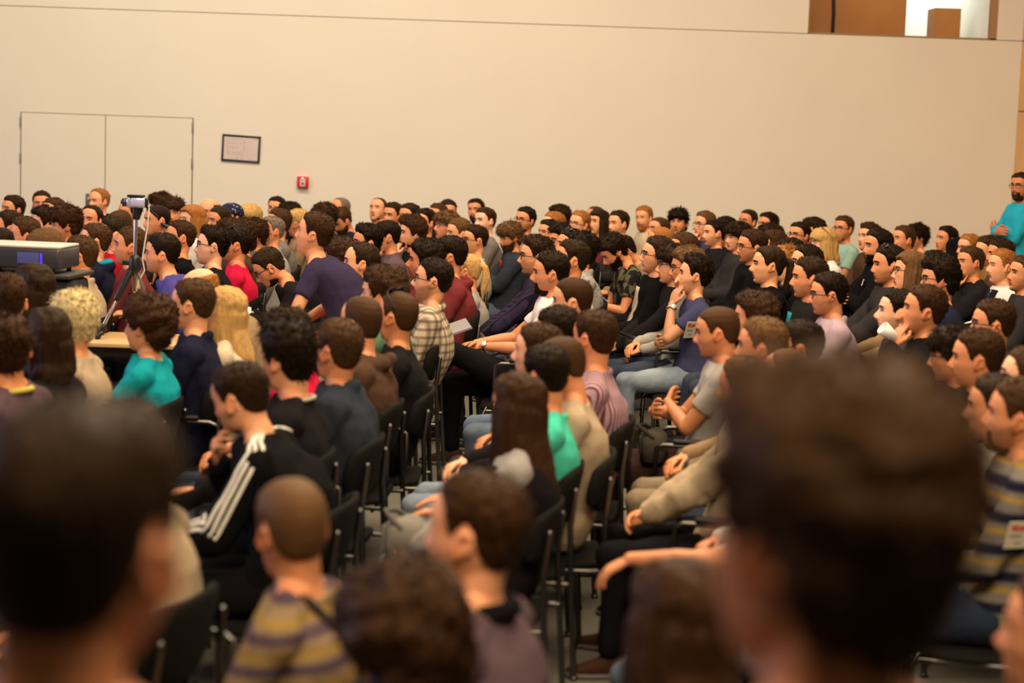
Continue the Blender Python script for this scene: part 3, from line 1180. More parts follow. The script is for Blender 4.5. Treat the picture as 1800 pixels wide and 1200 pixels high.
# ------------------------------------------------------------------ the audience
TXT = """
20 343 short d collar:ck lap | person in dark shirt at the far left below the door edge
72 335 short d long:ck lap hy45 | person in black top seen against the left door leaf
90 347 short b long:br lap | person in brown top just right of the left door edge
75 360 med d jacket:ck slump t:d n0 | person in charcoal jacket two rows above the projector
116 360 shaggy f long:dg lap hp8 | person in grey top above the projector's right end
174 331 recede g jacket:ny lap hy10 s178 t:b | person in navy jacket sitting tall in front of the door seam
158 361 recede d collar:be lap hy30 | person in beige shirt below the tall navy jacket
12 369 short d jacket:ck lap | person in dark jacket at the left edge above the projector
42 380 short b long:br lap | person in brown top directly above the projector's middle
80 400 bob l long:gy lap F n0 | person in grey top half hidden behind the projector lid
8 397 shaved k hoodie:ck lap hp20 | person in dark hood at the left edge behind the projector
137 414 short b collar:be lap | person in beige shirt whose head touches the projector's right side
163 391 short b hoodie:ny lap G t:b A | person in navy hoodie with a turquoise lining and glasses
200 380 short d long:rd slump t:d | person in plain red top left of the camcorder tripod
226 398 short b long:mr lap hp-6 | person in dark red top directly behind the tripod pole
285 408 short k hoodie:vi writ t:b n.25 s272 | person in violet blue hoodie leaning on the wooden table
226 348 short k jacket:ck chinl | person in black hidden behind the camcorder
222 366 shaved b long:dg lap hp25 | person in grey top bowing below the camcorder
281 337 shaggy f jacket:ck lap hy-50 | person in black seen from behind right of the camcorder
304 347 shaggy f jacket:br lap hy40 | person in brown jacket turned round right of the camcorder
277 360 buzz k tee:ck lap | person in dark T-shirt with a black cylinder by the ear
337 358 long g collar:wt lap F t:d n0 | person in white shirt below the right door edge
367 349 monk d collar:ck lap t:b hy15 | person in dark checked shirt left of the patterned cap
313 386 short f tee:bk lap | person in black T-shirt right of the tripod pole
385 362 buzz d long:cr lap | person in cream top directly left of the patterned cap
405 355 cap d long:gy lap n0 K | person wearing a dark blue patterned cap with a peak
437 357 bob y long:be lap F t:d n0 | person in beige top behind the patterned cap
370 394 quiff k tee:ck lap G t:d n.2 | person in black T-shirt and glasses facing up beside red shirt
412 397 short k tee:hr lap S n.2 | person in bright red T-shirt with sunglasses on the head
403 382 curly f long:br lap | person in brown top directly behind the bright red T-shirt
424 382 curly f long:br lap | person in brown top right of the bright red T-shirt
366 467 monk g collar:tn fwd hp20 t:d | person with bowed head directly behind the long blonde hair
393 500 long y long:cr lap F n0 s355 hy-5 | person in cream top sitting between navy shirt and wooden table
338 488 short b collar:ny lap t:b n.15 s372 | person in navy collared shirt behind the turquoise T-shirt
258 513 afro f tee:te thigh t:b s392 | person in turquoise T-shirt sitting in front of the tripod
125 508 med w long:be lap F n0 s400 hy-35 hr0 | person in beige knitted sweater left of the turquoise T-shirt
52 462 bob d jacket:ck lap n0 hy-50 | person in black seen from behind just below the projector
8 480 short f long:ck lap hy-50 | person in dark top at the left edge below the projector
80 538 bob d tee:ck lap F n0 s452 hy-55 | person in black top seen from behind left of the beige sweater
8 547 med f long:mv lap n0 s455 hy-50 N | person in grey jumper with a yellow collar at left edge
482 344 short k long:ck lap hy25 | person in black directly below the framed plan
510 353 curly k jacket:bk lap hy-60 | person in black jacket left of and below the fire alarm
487 366 short b collar:gy lap B1 | person in grey shirt below the black top under the plan
525 366 short y long:tn lap hy-60 | person whose crown shows behind the standing purple T-shirt
476 379 short r collar:lg lap | person in pale striped shirt behind the grey jacket
449 380 shaggy f jacket:gy slump B2 hp12 | person in grey jacket looking down left of the purple T-shirt
545 374 short f tee:pu crouch t:b s288 hp-10 hy-10 n.1 W | person half standing in a dark purple T-shirt
568 356 shaggy f long:ny lap t:b | person in navy top directly right of the purple T-shirt
597 347 shaved r long:gy lap G | person with bare crown and glasses right of the fire alarm
610 359 short b hoodie:ny lap B2 hp30 | person in navy hoodie looking down between bare crown and black collar
662 348 shaved b collar:ck lap hy30 hp-8 t:b | person in black collared shirt above the black leather jacket
689 355 short d collar:lg lap hy20 | person in pale collared shirt right of the black collar
720 356 short d long:gy lap hy15 | person in grey top in the back row over the curly youth
645 391 quiff k jacket:bk lap n.4 | person in black leather jacket behind the grey puffy sleeve
683 386 short k jacket:mv chinl hp8 | person in grey puffy jacket with a fist at the mouth
723 376 curly f tee:ck chinl t:b n0 | person in dark T-shirt resting the chin on a bare forearm
746 366 short k long:br lap hy20 | person in brown top between the curly youth and long hair
767 357 short b jacket:ck lap B1 hy15 | person in black jacket with goatee in the last but one row
786 350 short d long:gy lap hy60 | person in grey turned toward the camera in the back row
783 369 shaggy l long:ck lap G n.2 | person in black top and glasses with long hair
806 383 short l tee:cy lap t:b | person in turquoise T-shirt behind the glasses and beige shirt
836 394 short d tee:cr slump G n.2 t:b s212 | person in cream T-shirt and glasses beside navy jacket
837 348 short k long:bk lap B1 hy35 | person in black top in the back row above grey T-shirt
853 364 short f long:gy lap t:d hy15 | person in grey sweater behind the cream T-shirt
494 424 short d long:ck writ G hp38 s268 | person in black with glasses looking down left of purple T-shirt
574 408 med d long:ck lap hp10 | person in black mostly hidden behind the purple T-shirt
598 415 curly f long:dg lap hy-30 | person in dark grey just right of the purple T-shirt
632 427 recede d long:rd slump t:b | person in crimson top right of the purple T-shirt
672 465 curly f hoodie:bg lapn t:b s350 n.2 | person in green hoodie leaning forward
744 419 curly k long:mr lap n.4 s272 | person in dark red top behind the checked shirt
790 413 short k hoodie:mr lap s268 hy-10 | person in maroon hoodie directly behind the checked shirt
757 452 short k collar:cr:plaid slump G t:b n.5 s305 | person in cream and brown checked shirt and glasses
822 445 pony y long:lg lap F n0 hy-25 s255 | person with a blonde ponytail behind the maroon hoodie
633 522 shaved b hoodie:br lap s388 hy-25 t:b n.2 M | person in brown hooded top behind the grey denim jacket
695 512 buzz b tee:ck lap S s366 hy-20 n.1 | person in charcoal T-shirt with sunglasses pushed up
590 560 short b jacket:dn lap s430 hy-22 n.2 | person in grey denim jacket
515 538 med d tee:hr lap s425 hp20 | person in scarlet T-shirt with white print
510 562 med k long:ck thigh s470 hy-12 t:b n.1 hp8 | person in black sweater with a pale collar
440 630 short d jacket:bk track s520 hp14 T n.25 t:b | person in black track jacket with white shoulder stripes
921 363 short k collar:lg:dots lap G hy20 n.4 | person in speckled grey shirt and glasses in the back row
985 359 curly d long:br lap hy-10 | person in brown in the back row left of ginger beard
972 371 short g long:tn lap t:d | person in tan top in front of the curly back row head
902 386 fringe l jacket:dn cross B2 hp14 s205 hy8 | person in navy jacket with a red shirt print and crossed arms
962 384 short k collar:lg lap hy10 | person in light shirt behind the cream shirt
1015 370 short g collar:dg lap G B1 t:b hy12 | person in grey shirt with glasses left of the long dark hair
1045 362 shaved b long:ck lap | person mostly hidden behind the long dark hair
1053 367 long d long:mr lap F n0 hy15 t:b | person in dark plum top with long dark hair
1088 370 short d collar:dg lap t:b hy12 | person in dark shirt right of the long dark hair
1133 362 short g long:cr lap B1 t:b hy25 | person in cream sweater in the back row
1158 381 buzz b long:br lap | person in brown seen left of the long black hair
1160 398 buzz g long:dg lap hy-15 | person in dark grey behind the black blazer and glasses
1192 365 shaggy k long:bk lap hy45 n.3 | person in black with long black hair in the back row
1239 371 short l collar:bl chinl G t:b n0 | person in blue shirt and glasses with a hand at the nose
1200 409 short b long:br lap | person in brown directly behind the arms of black sweater
1154 413 short d jacket:bk slump G t:b n.2 s256 | person in black blazer over beige with glasses
1098 400 med k tee:ck:blotch:ol hold B2 hp35 s226 | person in dark patterned T-shirt bent over a bag
1115 403 short k jacket:tn writ B2 hp40 s222 | person in tan jacket looking down over a bag
985 392 med k long:dg lap hy12 | person in dark grey behind the cream knitted shirt
1000 401 short k long:lg lap S | person in pale grey with sunglasses on black hair
1020 406 med k collar:lg:dots lap s242 | person in dotted pale shirt behind the cream knit
943 410 quiff d collar:pu:vstripe lapn G t:b n.3 s262 | person in purple striped shirt and glasses
970 440 short k tee:wt knee B1 n.2 s290 A2 | person in white T-shirt with legs crossed holding paper
1002 420 short d long:cr lap s268 t:a | person in cream knitted shirt behind the white T-shirt
1010 487 buzz f long:ny lap s338 hp4 t:b | person in navy directly in front of the white T-shirt
1185 428 shaggy d long:ck lapn G t:b n.15 s262 | person in charcoal sweater with hands spread on knees
1210 432 curly l long:lg lap G | person in pale top squeezed behind the navy T-shirt
1218 446 quiff k tee:bl:: chinl t:b n.4 s268 hp0 hy-8 L:jl | person in navy T-shirt with a wristwatch and a paper badge
992 535 short k long:dg lap s392 hp10 | person in dark grey behind the brown striped shirt
1043 545 short f collar:pk:vstripe:mr lap s392 hy-30 | person in pink and brown striped shirt
945 566 short f long:ck lap s420 t:d L:jl | person in charcoal top with pale jeans
1003 588 buzz b long:be lap s450 hp15 | person in beige with a cropped crown behind the mint shirt
962 603 short k tee:mt thigh s448 hy-30 L:jl | person in mint green T-shirt
908 655 long f long:lg lapn F n0 s500 hy-12 L:jm | person in grey shawl and black vest with very long hair
826 830 short f long:mv lap s815 t:b n.15 hy8 hp-4 | person in mauve grey sweater
515 842 buzz l tee:tn:band lap s780 hy-28 n.1 SB | person in yellow and brown banded T-shirt with a shoulder strap
715 978 afro f long:ck lap s1010 n0 hy-30 hp8 | person with dark brown curls in the foreground
1189 975 long f long:ck lap F s960 n0 hy-30 | person with long brown hair beside the blurred right head
225 700 med f long:be lap s680 n.1 hy-20 | person in grey long sleeved top beside the blurred left head
1313 368 buzz d collar:ck lap hy15 | person in dark shirt in the back row over charcoal jackets
1351 372 short k long:ck lap hy5 | person in black in the back row beside the dark shirt
1257 385 short k jacket:ck lap t:b n.3 | person in black jacket behind the hand held chin
1276 379 short k tee:ck chinl t:b n.3 | person in black T-shirt with chin on the left hand
1298 387 fringe d jacket:dg slump t:b n0 | person in grey jacket looking down beside the black waxed jacket
1323 401 short f jacket:bk slump G n.3 s232 hp4 | person in black waxed jacket and thick glasses
1354 391 med d long:dg lap hy-20 | person in dark grey behind the thick glasses
1359 402 long f long:br lap F n0 | person in brown with long hair behind the black waxed jacket
1350 431 pony d hoodie:bk lapn F t:b n0 s262 GN | person in black hoodie over green with hands on knee
1404 389 short k jacket:ck lap G n.3 hy15 | person in black with heavy glasses left of white cardigan
1428 382 curly d long:ck lap hy5 | person in black with curls left of the white cardigan
1389 418 short k long:bk lap | person in black behind the ginger hair
1384 429 shaggy g long:dg lap F t:d n0 | person in grey with ginger hair behind black hair
1415 430 short k long:bk lap t:b n.3 s258 | person in black behind the charcoal zipped cardigan
1425 450 short d jacket:ck slump n.25 s282 | person in charcoal zipped cardigan over turquoise
1462 477 short k collar:pk lap G n.3 s302 hp5 | person in lilac grey shirt with a blue print and glasses
1450 398 bob y long:wt chinl F S t:d n0 | person in white cardigan and pink scarf with a phone
1483 379 short b tee:pg lap G n.3 hy12 | person in pale green T-shirt and glasses
1325 510 curly f long:dg lap s345 | person in dark grey with curls behind the beige sleeve
1270 537 buzz b tee:lg cross n.35 s380 L:br hp6 | person in light grey T-shirt with folded bare arms
1340 557 short l long:tn lap s402 L:kh | person in light brown jacket and khaki trousers
1405 560 short k long:wt lap G s398 | person in white with glasses above the blurred right head
1378 612 shaved l long:wt thigh s425 L:jd | person in white sleeves and dark jeans beside the blurred head
1310 625 short l hoodie:be lapn s455 L:bk hy-10 | person in beige hood touching the blurred right head
1405 690 short d long:wt:: lap s480 L:jd | person in white top hidden behind the blurred right head
1385 745 short b tee:cr lapn s520 L:jm | person in cream T-shirt with folded hands by blurred head
1338 790 short d tee:tn reach s575 L:jm | person stretching a bare forearm over blue jeans
1528 389 quiff f collar:br lap t:b | person in brown jacket behind the black beard
1545 402 short k jacket:bk cross B2 s226 | person in black jacket with crossed arms and full beard
1613 391 shaggy k collar:pk chinl t:b n.4 | person in lilac shirt with a finger at the mouth
1588 396 short b long:dg lap | person half hidden behind the lilac shirt
1662 397 short k jacket:bk:blotch:be lap s185 | person in dark patterned scarf in the back row
1702 410 short g jacket:bk behind G t:b n0 | person in black with hands behind the head
1708 432 short b jacket:ck chinl n.1 | person in black with chin in hand beside tan coat
1738 414 short f jacket:mu lap t:b n.1 | person in mustard brown coat
1760 418 short d long:br lap | person in brown behind the mustard coat
1762 438 short g collar:wt lap t:b n.1 s238 BT | person in black jacket over white shirt and navy tie
1565 430 short k jacket:dg lapn S s262 n.3 | person in grey jacket with sunglasses on top of the head
1600 440 long l long:tn lap F G t:b n0 s270 | person in glasses with long light hair behind the grey jacket
1640 440 short k long:ck lap | person in black behind the bushy hair and glasses
1655 448 curly k tee:ny lap G n.2 s285 | person in navy T-shirt with bushy hair and glasses
1575 508 short k long:dg hold t:d n.2 s322 | person in dark grey holding a lit phone
1622 500 short f jacket:bk chinl s345 t:a n.2 CUP | person in black shirt drinking from a white cup
1748 525 short f jacket:dg:: hold G s345 hp5 | person in grey hooded coat and glasses holding hands out
1798 448 short b long:dg lap | person in grey at the right edge below the turquoise shirt
1685 567 shaggy k long:ck lap G n0 s395 hp8 | person in black with chin length hair and glasses
1722 575 short f tee:bk lap s425 n.1 | person in black T-shirt left of the right edge
1795 610 short b long:lg lap t:d s440 hp-10 | person in pale top at the right edge
1757 655 short d long:lg lap s495 hp5 | person in light grey mostly hidden behind grey sweater
1792 662 short b long:gy:band:ny lap s520 n.5 B1 | person in grey sweater with navy bands and a label
1860 1000 short b long:mv lap s960 | person whose nose enters at the bottom right corner
1795 302 short d collar:cy standx B1 G s186 t:c hy20 | person standing in turquoise shirt by the wooden wall
1462 615 curly b long:ck stand s2050 n0 hy10 NB | person whose huge blurred head fills the lower right
112 692 short d long:ck stand s1980 n0 hy-20 t:a NB | person whose huge blurred head fills the lower left
"""
CROWN = {'short': .014, 'buzz': .006, 'quiff': .032, 'med': .025, 'shaggy': .028, 'curly': .032, 'afro': .047, 'recede': .008, 'monk': 0, 'shaved': .003,
         'long': .02, 'bob': .024, 'pony': .013, 'cap': .03, 'fringe': .028}
ROWS = []
for ln in TXT.strip().split('\n'):
    a, d = ln.split('|')
    t = a.split()
    q = dict(x=float(t[0]), y=float(t[1]), style=t[2], hc=t[3], pose=t[5], desc=d.strip(), gl=False, sun=False, beard=0, hy=0, hp=0, hr=0,
             skin='a', stub=.12, s=0, wid=1.0, leg=None, fl=[])
    c = t[4].split(':')
    q['top'], q['col'] = c[0], c[1]
    q['pat'] = None
    if len(c) > 2 and c[2]:
        q['pat'] = (c[2], CLOTH[c[3]] if len(c) > 3 else {'vstripe': (.012, .008, .02), 'plaid': (.045, .022, .014), 'dots': (.10, .08, .08), 'hstripe': (.17, .03, .03), 'band': (.085, .055, .07)}.get(c[2], (.03, .02, .02)))
    if 'banded' in d:
        q['pat'] = (*q['pat'], .75)
    if 'pink and brown' in d:
        q['pat'] = (*q['pat'], .85)
    for e in t[6:]:
        if e == 'G':
            q['gl'] = True
        elif e == 'S':
            q['sun'] = True
        elif e in ('B1', 'B2'):
            q['beard'] = int(e[1])
        elif e == 'F':
            q['wid'] = .91
            q['stub'] = 0
        elif e[:2] in ('hy', 'hp', 'hr'):
            q[e[:2]] = float(e[2:])
        elif e[:2] == 't:':
            q['skin'] = e[2:]
        elif e[:2] == 'L:':
            q['leg'] = e[2:]
        elif e[0] == 's':
            q['s'] = float(e[1:])
        elif e[0] == 'n':
            q['stub'] = float(e[1:])
        else:
            q['fl'].append(e)
    if q['style'] == 'fringe':
        q['style'] = 'shaggy'
        CROWN['shaggy'] = .032
    P = get_pose(q['pose'])
    q['cr'] = P.H[2] + .118 * 1.035 + CROWN[q['style']]
    if q['leg'] is None:
        q['leg'] = ['jd', 'bk', 'jd', 'gy', 'jm', 'bk', 'jd'][len(ROWS) * 5 % 7]
    ROWS.append(q)

N_ = len(ROWS)
lo, hi, Dp, Ux, fix = [], [], [], [], []
for q in ROWS:
    r = ray(q['x'], q['y'])
    ux, uz = r.x / r.y, r.z / r.y
    Ux.append(ux)
    if q['s']:
        D = FPX / q['s']
        lo.append(D - .12)
        hi.append(D + .12)
        if 'NB' in q['fl'] or q['pose'].startswith('stand') or q['pose'] == 'crouch':
            lo[-1] = hi[-1] = D
        Dp.append(D)
    else:
        f = lambda k: (q['cr'] * k - CAM_H) / uz
        a, b = f(1.06), f(.93)
        a, b = min(a, 19.3), min(b, 20.1)
        D = min(f(1.0), 20.0)
        D = min(max(D, a), b)
        lo.append(a)
        hi.append(b)
        Dp.append(D)
lo, hi, Dp, Ux = map(np.array, (lo, hi, Dp, Ux))
rg = np.random.RandomState(4)
XP = np.array([q['x'] for q in ROWS])
YP = np.array([q['y'] - .035 * q['x'] for q in ROWS])
DYP = YP[:, None] - YP[None]
NEARX = (np.abs(XP[:, None] - XP[None]) < (YP[:, None] - 205 + YP[None] - 205) * .5 * .42) & (np.abs(DYP) < 80)
stiff = np.array([.15 if q['s'] else 1.0 for q in ROWS])
EXC = np.array([q['pose'] in ('crouch', 'stand', 'standx') for q in ROWS])
NEARX &= ~(EXC[:, None] | EXC[None])
for it in range(700):
    X = Ux * Dp
    XR = X - .07 * Dp
    dx = XR[:, None] - XR[None]
    dy = Dp[:, None] - Dp[None]
    rr = np.sqrt((dx / .66) ** 2 + (dy / .50) ** 2) + 1e-6
    np.fill_diagonal(rr, 9)
    push = np.where(rr < 1, (1 - rr) * .5, 0)
    sg = np.where(NEARX & (np.abs(DYP) > 3), -np.sign(DYP), np.sign(dy + rg.normal(size=dy.shape) * .01))
    want = np.where(NEARX & (DYP > 3) & (dy > -.30), (dy + .30), 0)      # lower in the photo: nearer
    want = want - want.T
    mv = (push * sg * (0.25 + np.minimum(np.abs(dy), .5))).sum(1) - want.sum(1) * .4
    Dp = np.clip(Dp + mv * stiff * .25, lo, hi)

Tb, Th = (-26.0, 10.5), (-11.5, 11.5)
PEOPLE = []
for i, (q, D, ux) in enumerate(zip(ROWS, Dp, Ux)):
    C = at_depth(q['x'], q['y'], D)
    k = C.z / q['cr']
    k = min(max(k, .86), 1.16)
    by = math.atan2(Tb[1] - D, Tb[0] - C.x)
    hyw = math.atan2(Th[1] - D, Th[0] - C.x)
    rr_ = random.Random(i)
    by += math.radians(rr_.uniform(-4, 4))
    if 'NB' in q['fl']:
        by = math.radians(115 if q['x'] > 900 else 100)
        hyw = by
    if q['pose'] == 'crouch':
        by += math.radians(-18)
    rel = math.degrees((hyw - by + PI) % (2 * PI) - PI) + q['hy'] + (rr_.uniform(-7, 7) if not q['s'] else 0)
    rel += 8 if (D > 14 and q['x'] < 650 and not q['s']) else 0
    lim = 62
    tw = 0
    if abs(rel) > 55:
        tw = math.copysign(abs(rel) - 50, rel) * .6
        by += math.radians(tw)
        rel -= tw
    q['hy'] = max(-lim, min(lim, rel))
    q['hr'] = q['hr'] + rr_.uniform(-5, 5)
    q['hp'] = q['hp'] - 5 + rr_.uniform(-4, 4)
    P = get_pose(q['pose'])
    ox = (P.H[0] - .01) * k
    X0, Y0 = C.x - math.cos(by) * ox, D - math.sin(by) * ox
    PEOPLE.append((i, X0, Y0, k, by, q))
# ------------------------------------------------------------------ the hall
WY = 20.9


def wpt(px, py):
    return at_depth(px, py, WY)


def wall_material():
    t = NT('painted_wall')
    nz = t.noise(1.1, 3, t.coord())
    t.col(t.mix(nz, (.68, .62, .505), (.74, .68, .555)))
    t.rough(.85, .2)
    t.bump(t.noise(220, 2, t.coord()), .10, .004)
    return t.m


WM = wall_material()


def struct(name, mb, m, parent=None, smooth=False):
    o = obj(name, mb, m, parent, smooth)
    if parent is None:
        o['kind'] = 'structure'
    return o


def quadbox(mb, x0, x1, y0, y1, z0, z1, mi=0, bev=0):
    mb.box(((x0 + x1) / 2, (y0 + y1) / 2, (z0 + z1) / 2), (x1 - x0, y1 - y0, z1 - z0), None, mi, bev)


XR = 5.49                      # right hand corner
ZS = 3.205                     # seam height, also the sill of the gallery window
OX0, OX1, OZ1 = 3.13, 5.21, 4.7
mb = MB()
quadbox(mb, -9, XR + .3, WY, WY + .25, 0, ZS)
struct('wall_back', mb, WM)
mb = MB()
quadbox(mb, -9, OX0, WY, WY + .25, ZS + .008, 7)
quadbox(mb, OX1, XR + .3, WY, WY + .25, ZS + .008, OZ1)
quadbox(mb, OX0, XR + .3, WY, WY + .25, OZ1, 7)
struct('wall_back_upper', mb, WM)
# shadow gap between the two plaster fields
mb = MB()
quadbox(mb, -9, XR, WY + .006, WY + .24, ZS - .001, ZS + .009)
struct('trim_1', mb, mat('gap', (.16, .12, .08), .9))


def carpet_mat():
    t = NT('carpet')
    co = t.coord()
    a = t.noise(6, 4, co)
    b = t.noise(140, 2, co)
    c = t.mix(a, (.062, .055, .040), (.12, .108, .078))
    t.col(t.mix(t.math('MULTIPLY', b, .5), c, (.21, .19, .15)))
    t.rough(.8, .25)
    t.bump(b, .4, .006)
    return t.m


mb = MB()
quadbox(mb, -9, XR, -1.0, WY, -.1, 0)
struct('floor', mb, carpet_mat())


def wood_mat(key, c1, c2, sc=(1, 1, 1), rough=.45):
    t = NT(key)
    co = t.coord('Object', sc)
    n1 = t.noise(5, 5, co, .6)
    n2 = t.noise(1.3, 2, t.coord())
    c = t.mix(n1, c1, c2)
    t.col(t.mix(t.math('MULTIPLY', n2, .45), c, tuple(k * .72 for k in c1)))
    t.rough(rough, .4)
    return t.m


OAK = wood_mat('oak_panel', (.64, .33, .10), (.80, .45, .16), (3, .5, .5))
# side wall clad in horizontal oak panels
ms = MB()
quadbox(ms, XR + .03, XR + .3, 14.0, WY, 0, 7)
sw = struct('wall_right', ms, mat('gap', (.16, .12, .08), .9))
for a in range(9):
    for b in range(3):
        mb = MB()
        quadbox(mb, XR, XR + .035, WY - 2.3 * (b + 1) + .004, WY - 2.3 * b - .004, .13 + .77 * a + .006, .13 + .77 * (a + 1) - .006)
        p = obj('wood_panel', mb, OAK, sw, False)

# the room behind the gallery window
OAK2 = wood_mat('gallery_wood', (.36, .155, .042), (.52, .25, .075), (.5, 3, .4), .35)
mb = MB()
quadbox(mb, OX0 - .05, OX0 + 1.34, WY + 1.35, WY + 1.45, ZS - .02, 5.2)
struct('wall_gallery_wood', mb, OAK2)
mb = MB()
quadbox(mb, OX0 - .12, OX0 + .0, WY + .25, WY + 1.35, ZS - .02, 5.2)
struct('wall_gallery_left', mb, OAK2)
mb = MB()
quadbox(mb, OX0 - .12, OX1 + .2, WY + .25, WY + 2.9, ZS - .35, ZS - .02)
struct('floor_gallery', mb, OAK2)
mb = MB()
quadbox(mb, OX0 + 1.32, OX1 + .3, WY + 2.8, WY + 2.9, ZS - .02, 5.2)
struct('wall_gallery_white', mb, mat('white_paint', (.78, .82, .76), .7))
mb = MB()
quadbox(mb, OX1 + .02, OX1 + .14, WY + .25, WY + 2.8, ZS - .02, 5.2)
struct('wall_gallery_right', mb, mat('white_paint', (.78, .82, .76), .7))
mb = MB()
quadbox(mb, OX0 + 1.60, OX0 + 1.90, WY + 1.0, WY + 1.4, ZS - .02, ZS + .40)
c = obj('low_cabinet', mb, OAK2, None, False)
tag(c, 'low wooden cabinet inside the gallery opening at the upper right', 'cabinet')
mb = MB()
mb.tube([(OX0 + .42, WY + .9, ZS - .02), (OX0 + .42, WY + .9, ZS + .3), (OX0 + .39, WY + .92, ZS + .8), (OX0 + .39, WY + .92, ZS + 1.4)], .022, 10)
c = obj('curtain_cord', mb, mat('dark_cord', (.02, .014, .01), .6))
tag(c, 'dark vertical cord hanging inside the gallery opening', 'cord')
mb = MB()
quadbox(mb, OX1 - .075, OX1, WY + .02, WY + .12, ZS, OZ1)
quadbox(mb, OX0, OX0 + .02, WY + .02, WY + .12, ZS, OZ1)
quadbox(mb, OX0, OX1, WY + .02, WY + .12, OZ1 - .05, OZ1)
quadbox(mb, OX0, OX1, WY + .02, WY + .14, ZS + .009, ZS + .022)
wn = struct('window_1', mb, wood_mat('window_wood', (.34, .18, .07), (.42, .24, .10)))
g = NT('clear_glass')
g.b.inputs['Base Color'].default_value = (1, 1, 1, 1)
g.b.inputs['Transmission Weight'].default_value = 1
g.rough(.0)
g.b.inputs['IOR'].default_value = 1.03
mb = MB()
quadbox(mb, OX0 + .02, OX1 - .075, WY + .07, WY + .076, ZS + .02, OZ1 - .05)
obj('pane', mb, g.m, wn, False)
area('gallery_lamp', (OX1 - .55, WY + 2.0, 5.0), (OX1 - .6, WY + 2.7, 3.4), .5, .5, 60, (.88, 1.0, .93))
area('gallery_lamp_wood', (OX0 + .7, WY + .7, 5.0), (OX0 + .6, WY + 1.3, 3.2), .5, .3, 12, (1.0, .82, .6))

# double door, flush with the wall
p0, p1, pm = wpt(38, 198), wpt(336, 208), wpt(186, 203)
dz = (p0.z + p1.z) / 2
dl, dr, dm = p0.x - .005, p1.x + .02, pm.x
GAP = mat('door_gap', (.12, .09, .05), .8)
for n, (a, b) in enumerate(((dl, dm), (dm, dr))):
    mb = MB()
    quadbox(mb, a + .004, b - .004, WY - .012, WY + .02, .01, dz, bev=.003)
    d = struct('door_%d' % (n + 1), mb, WM)
    if n == 0:
        mb = MB()
        quadbox(mb, b - .058, b - .012, WY - .03, WY - .010, 1.02, 1.16, bev=.006)
        mb.tube([(b - .035, WY - .03, 1.09), (b - .035, WY - .065, 1.09), (b - .11, WY - .065, 1.09)], .009, 8)
        obj('door_handle', mb, mat('brass', (.42, .30, .14), .4, .6), d)
    for hz in (.35, .95, 1.55, 1.95):
        mb = MB()
        xx = a + .0 if n == 0 else b
        mb.tube([(xx, WY - .016, hz - .05), (xx, WY - .016, hz + .05)], .010, 8)
        obj('hinge', mb, mat('steel_dull', (.30, .27, .24), .4, .7), d)
mb = MB()
for xx in (dl, dr):
    quadbox(mb, xx - .007, xx + .007, WY - .004, WY + .003, 0, dz + .006)
quadbox(mb, dl, dr, WY - .004, WY + .003, dz, dz + .008)
quadbox(mb, dm - .003, dm + .003, WY - .004, WY + .003, 0, dz)
struct('trim_2', mb, GAP)

# switch plate in front of the door seam
c = wpt(157, 356)
r = empty('switch_plate', (c.x, WY - .012, c.z))
tag(r, 'dark grey switch plate on the door behind the tall navy jacket', 'switch')
mb = MB()
mb.box((0, -.006, 0), (.075, .012, .20), None, 0, .004)
obj('plate', mb, mat('plate_grey', (.12, .11, .10), .4, .4), r)
mb = MB()
mb.ell((.0, -.022, .045), (.014, .016, .014))
obj('knob', mb, mat('knob_white', (.7, .68, .62), .3), r)

# framed plan, hung slightly crooked
c = wpt(424, 261)
r = empty('framed_plan', (c.x, WY - .012, c.z))
r.rotation_euler = (0, math.radians(2.1), 0)
tag(r, 'crooked black picture frame holding a printed floor plan on the wall', 'picture frame')
w, h = .425, .295
mb = MB()
for (cx, cz, sx, sz) in ((0, h / 2 - .011, w, .022), (0, -h / 2 + .011, w, .022), (-w / 2 + .011, 0, .022, h), (w / 2 - .011, 0, .022, h)):
    mb.box((cx, -.002, cz), (sx, .024, sz), None, 0, .003)
obj('frame', mb, mat('frame_dark', (.022, .022, .030), .35), r)


def plan_mat():
    t = NT('printed_plan')
    co = t.coord('Object')
    sp = t.n('ShaderNodeSeparateXYZ')
    t.l(co, sp.inputs[0])
    X, Y, Z = sp.outputs
    M = t.math

    def rect(x0, x1, z0, z1, s=400):
        a = M('MULTIPLY_ADD', M('ABSOLUTE', M('SUBTRACT', X, (x0 + x1) / 2)), -s, (x1 - x0) / 2 * s, clamp=True)
        b = M('MULTIPLY_ADD', M('ABSOLUTE', M('SUBTRACT', Z, (z0 + z1) / 2)), -s, (z1 - z0) / 2 * s, clamp=True)
        return M('MULTIPLY', a, b)
    c = (.80, .66, .60)
    ink = (.42, .30, .25)
    out = M('SUBTRACT', rect(-.155, .03, -.075, .105), rect(-.148, .023, -.068, .098), clamp=True)
    col_ = t.mix(M('MULTIPLY', out, .55), c, ink)
    for a in range(4):
        for b in range(3):
            if a == 3 and b == 1:
                continue
            x0 = -.14 + a * .04
            z0 = -.055 + b * .050
            col_ = t.mix(M('MULTIPLY', rect(x0, x0 + .026, z0, z0 + .014), .6), col_, ink)
            col_ = t.mix(M('MULTIPLY', rect(x0 + .003, x0 + .018, z0 + .018, z0 + .028), .35), col_, ink)
    col_ = t.mix(M('MULTIPLY', rect(.035, .045, -.03, .09), .5), col_, ink)
    col_ = t.mix(M('MULTIPLY', rect(-.06, -.02, -.115, -.10), .5), col_, ink)
    col_ = t.mix(M('MULTIPLY', rect(.0, .035, -.112, -.098), .6), col_, (.45, .38, .12))
    col_ = t.mix(M('MULTIPLY', rect(.08, .12, -.125, -.11), .4), col_, (.6, .3, .2))
    t.l(col_, t.b.inputs['Base Color'])
    t.rough(.8, .2)
    return t.m


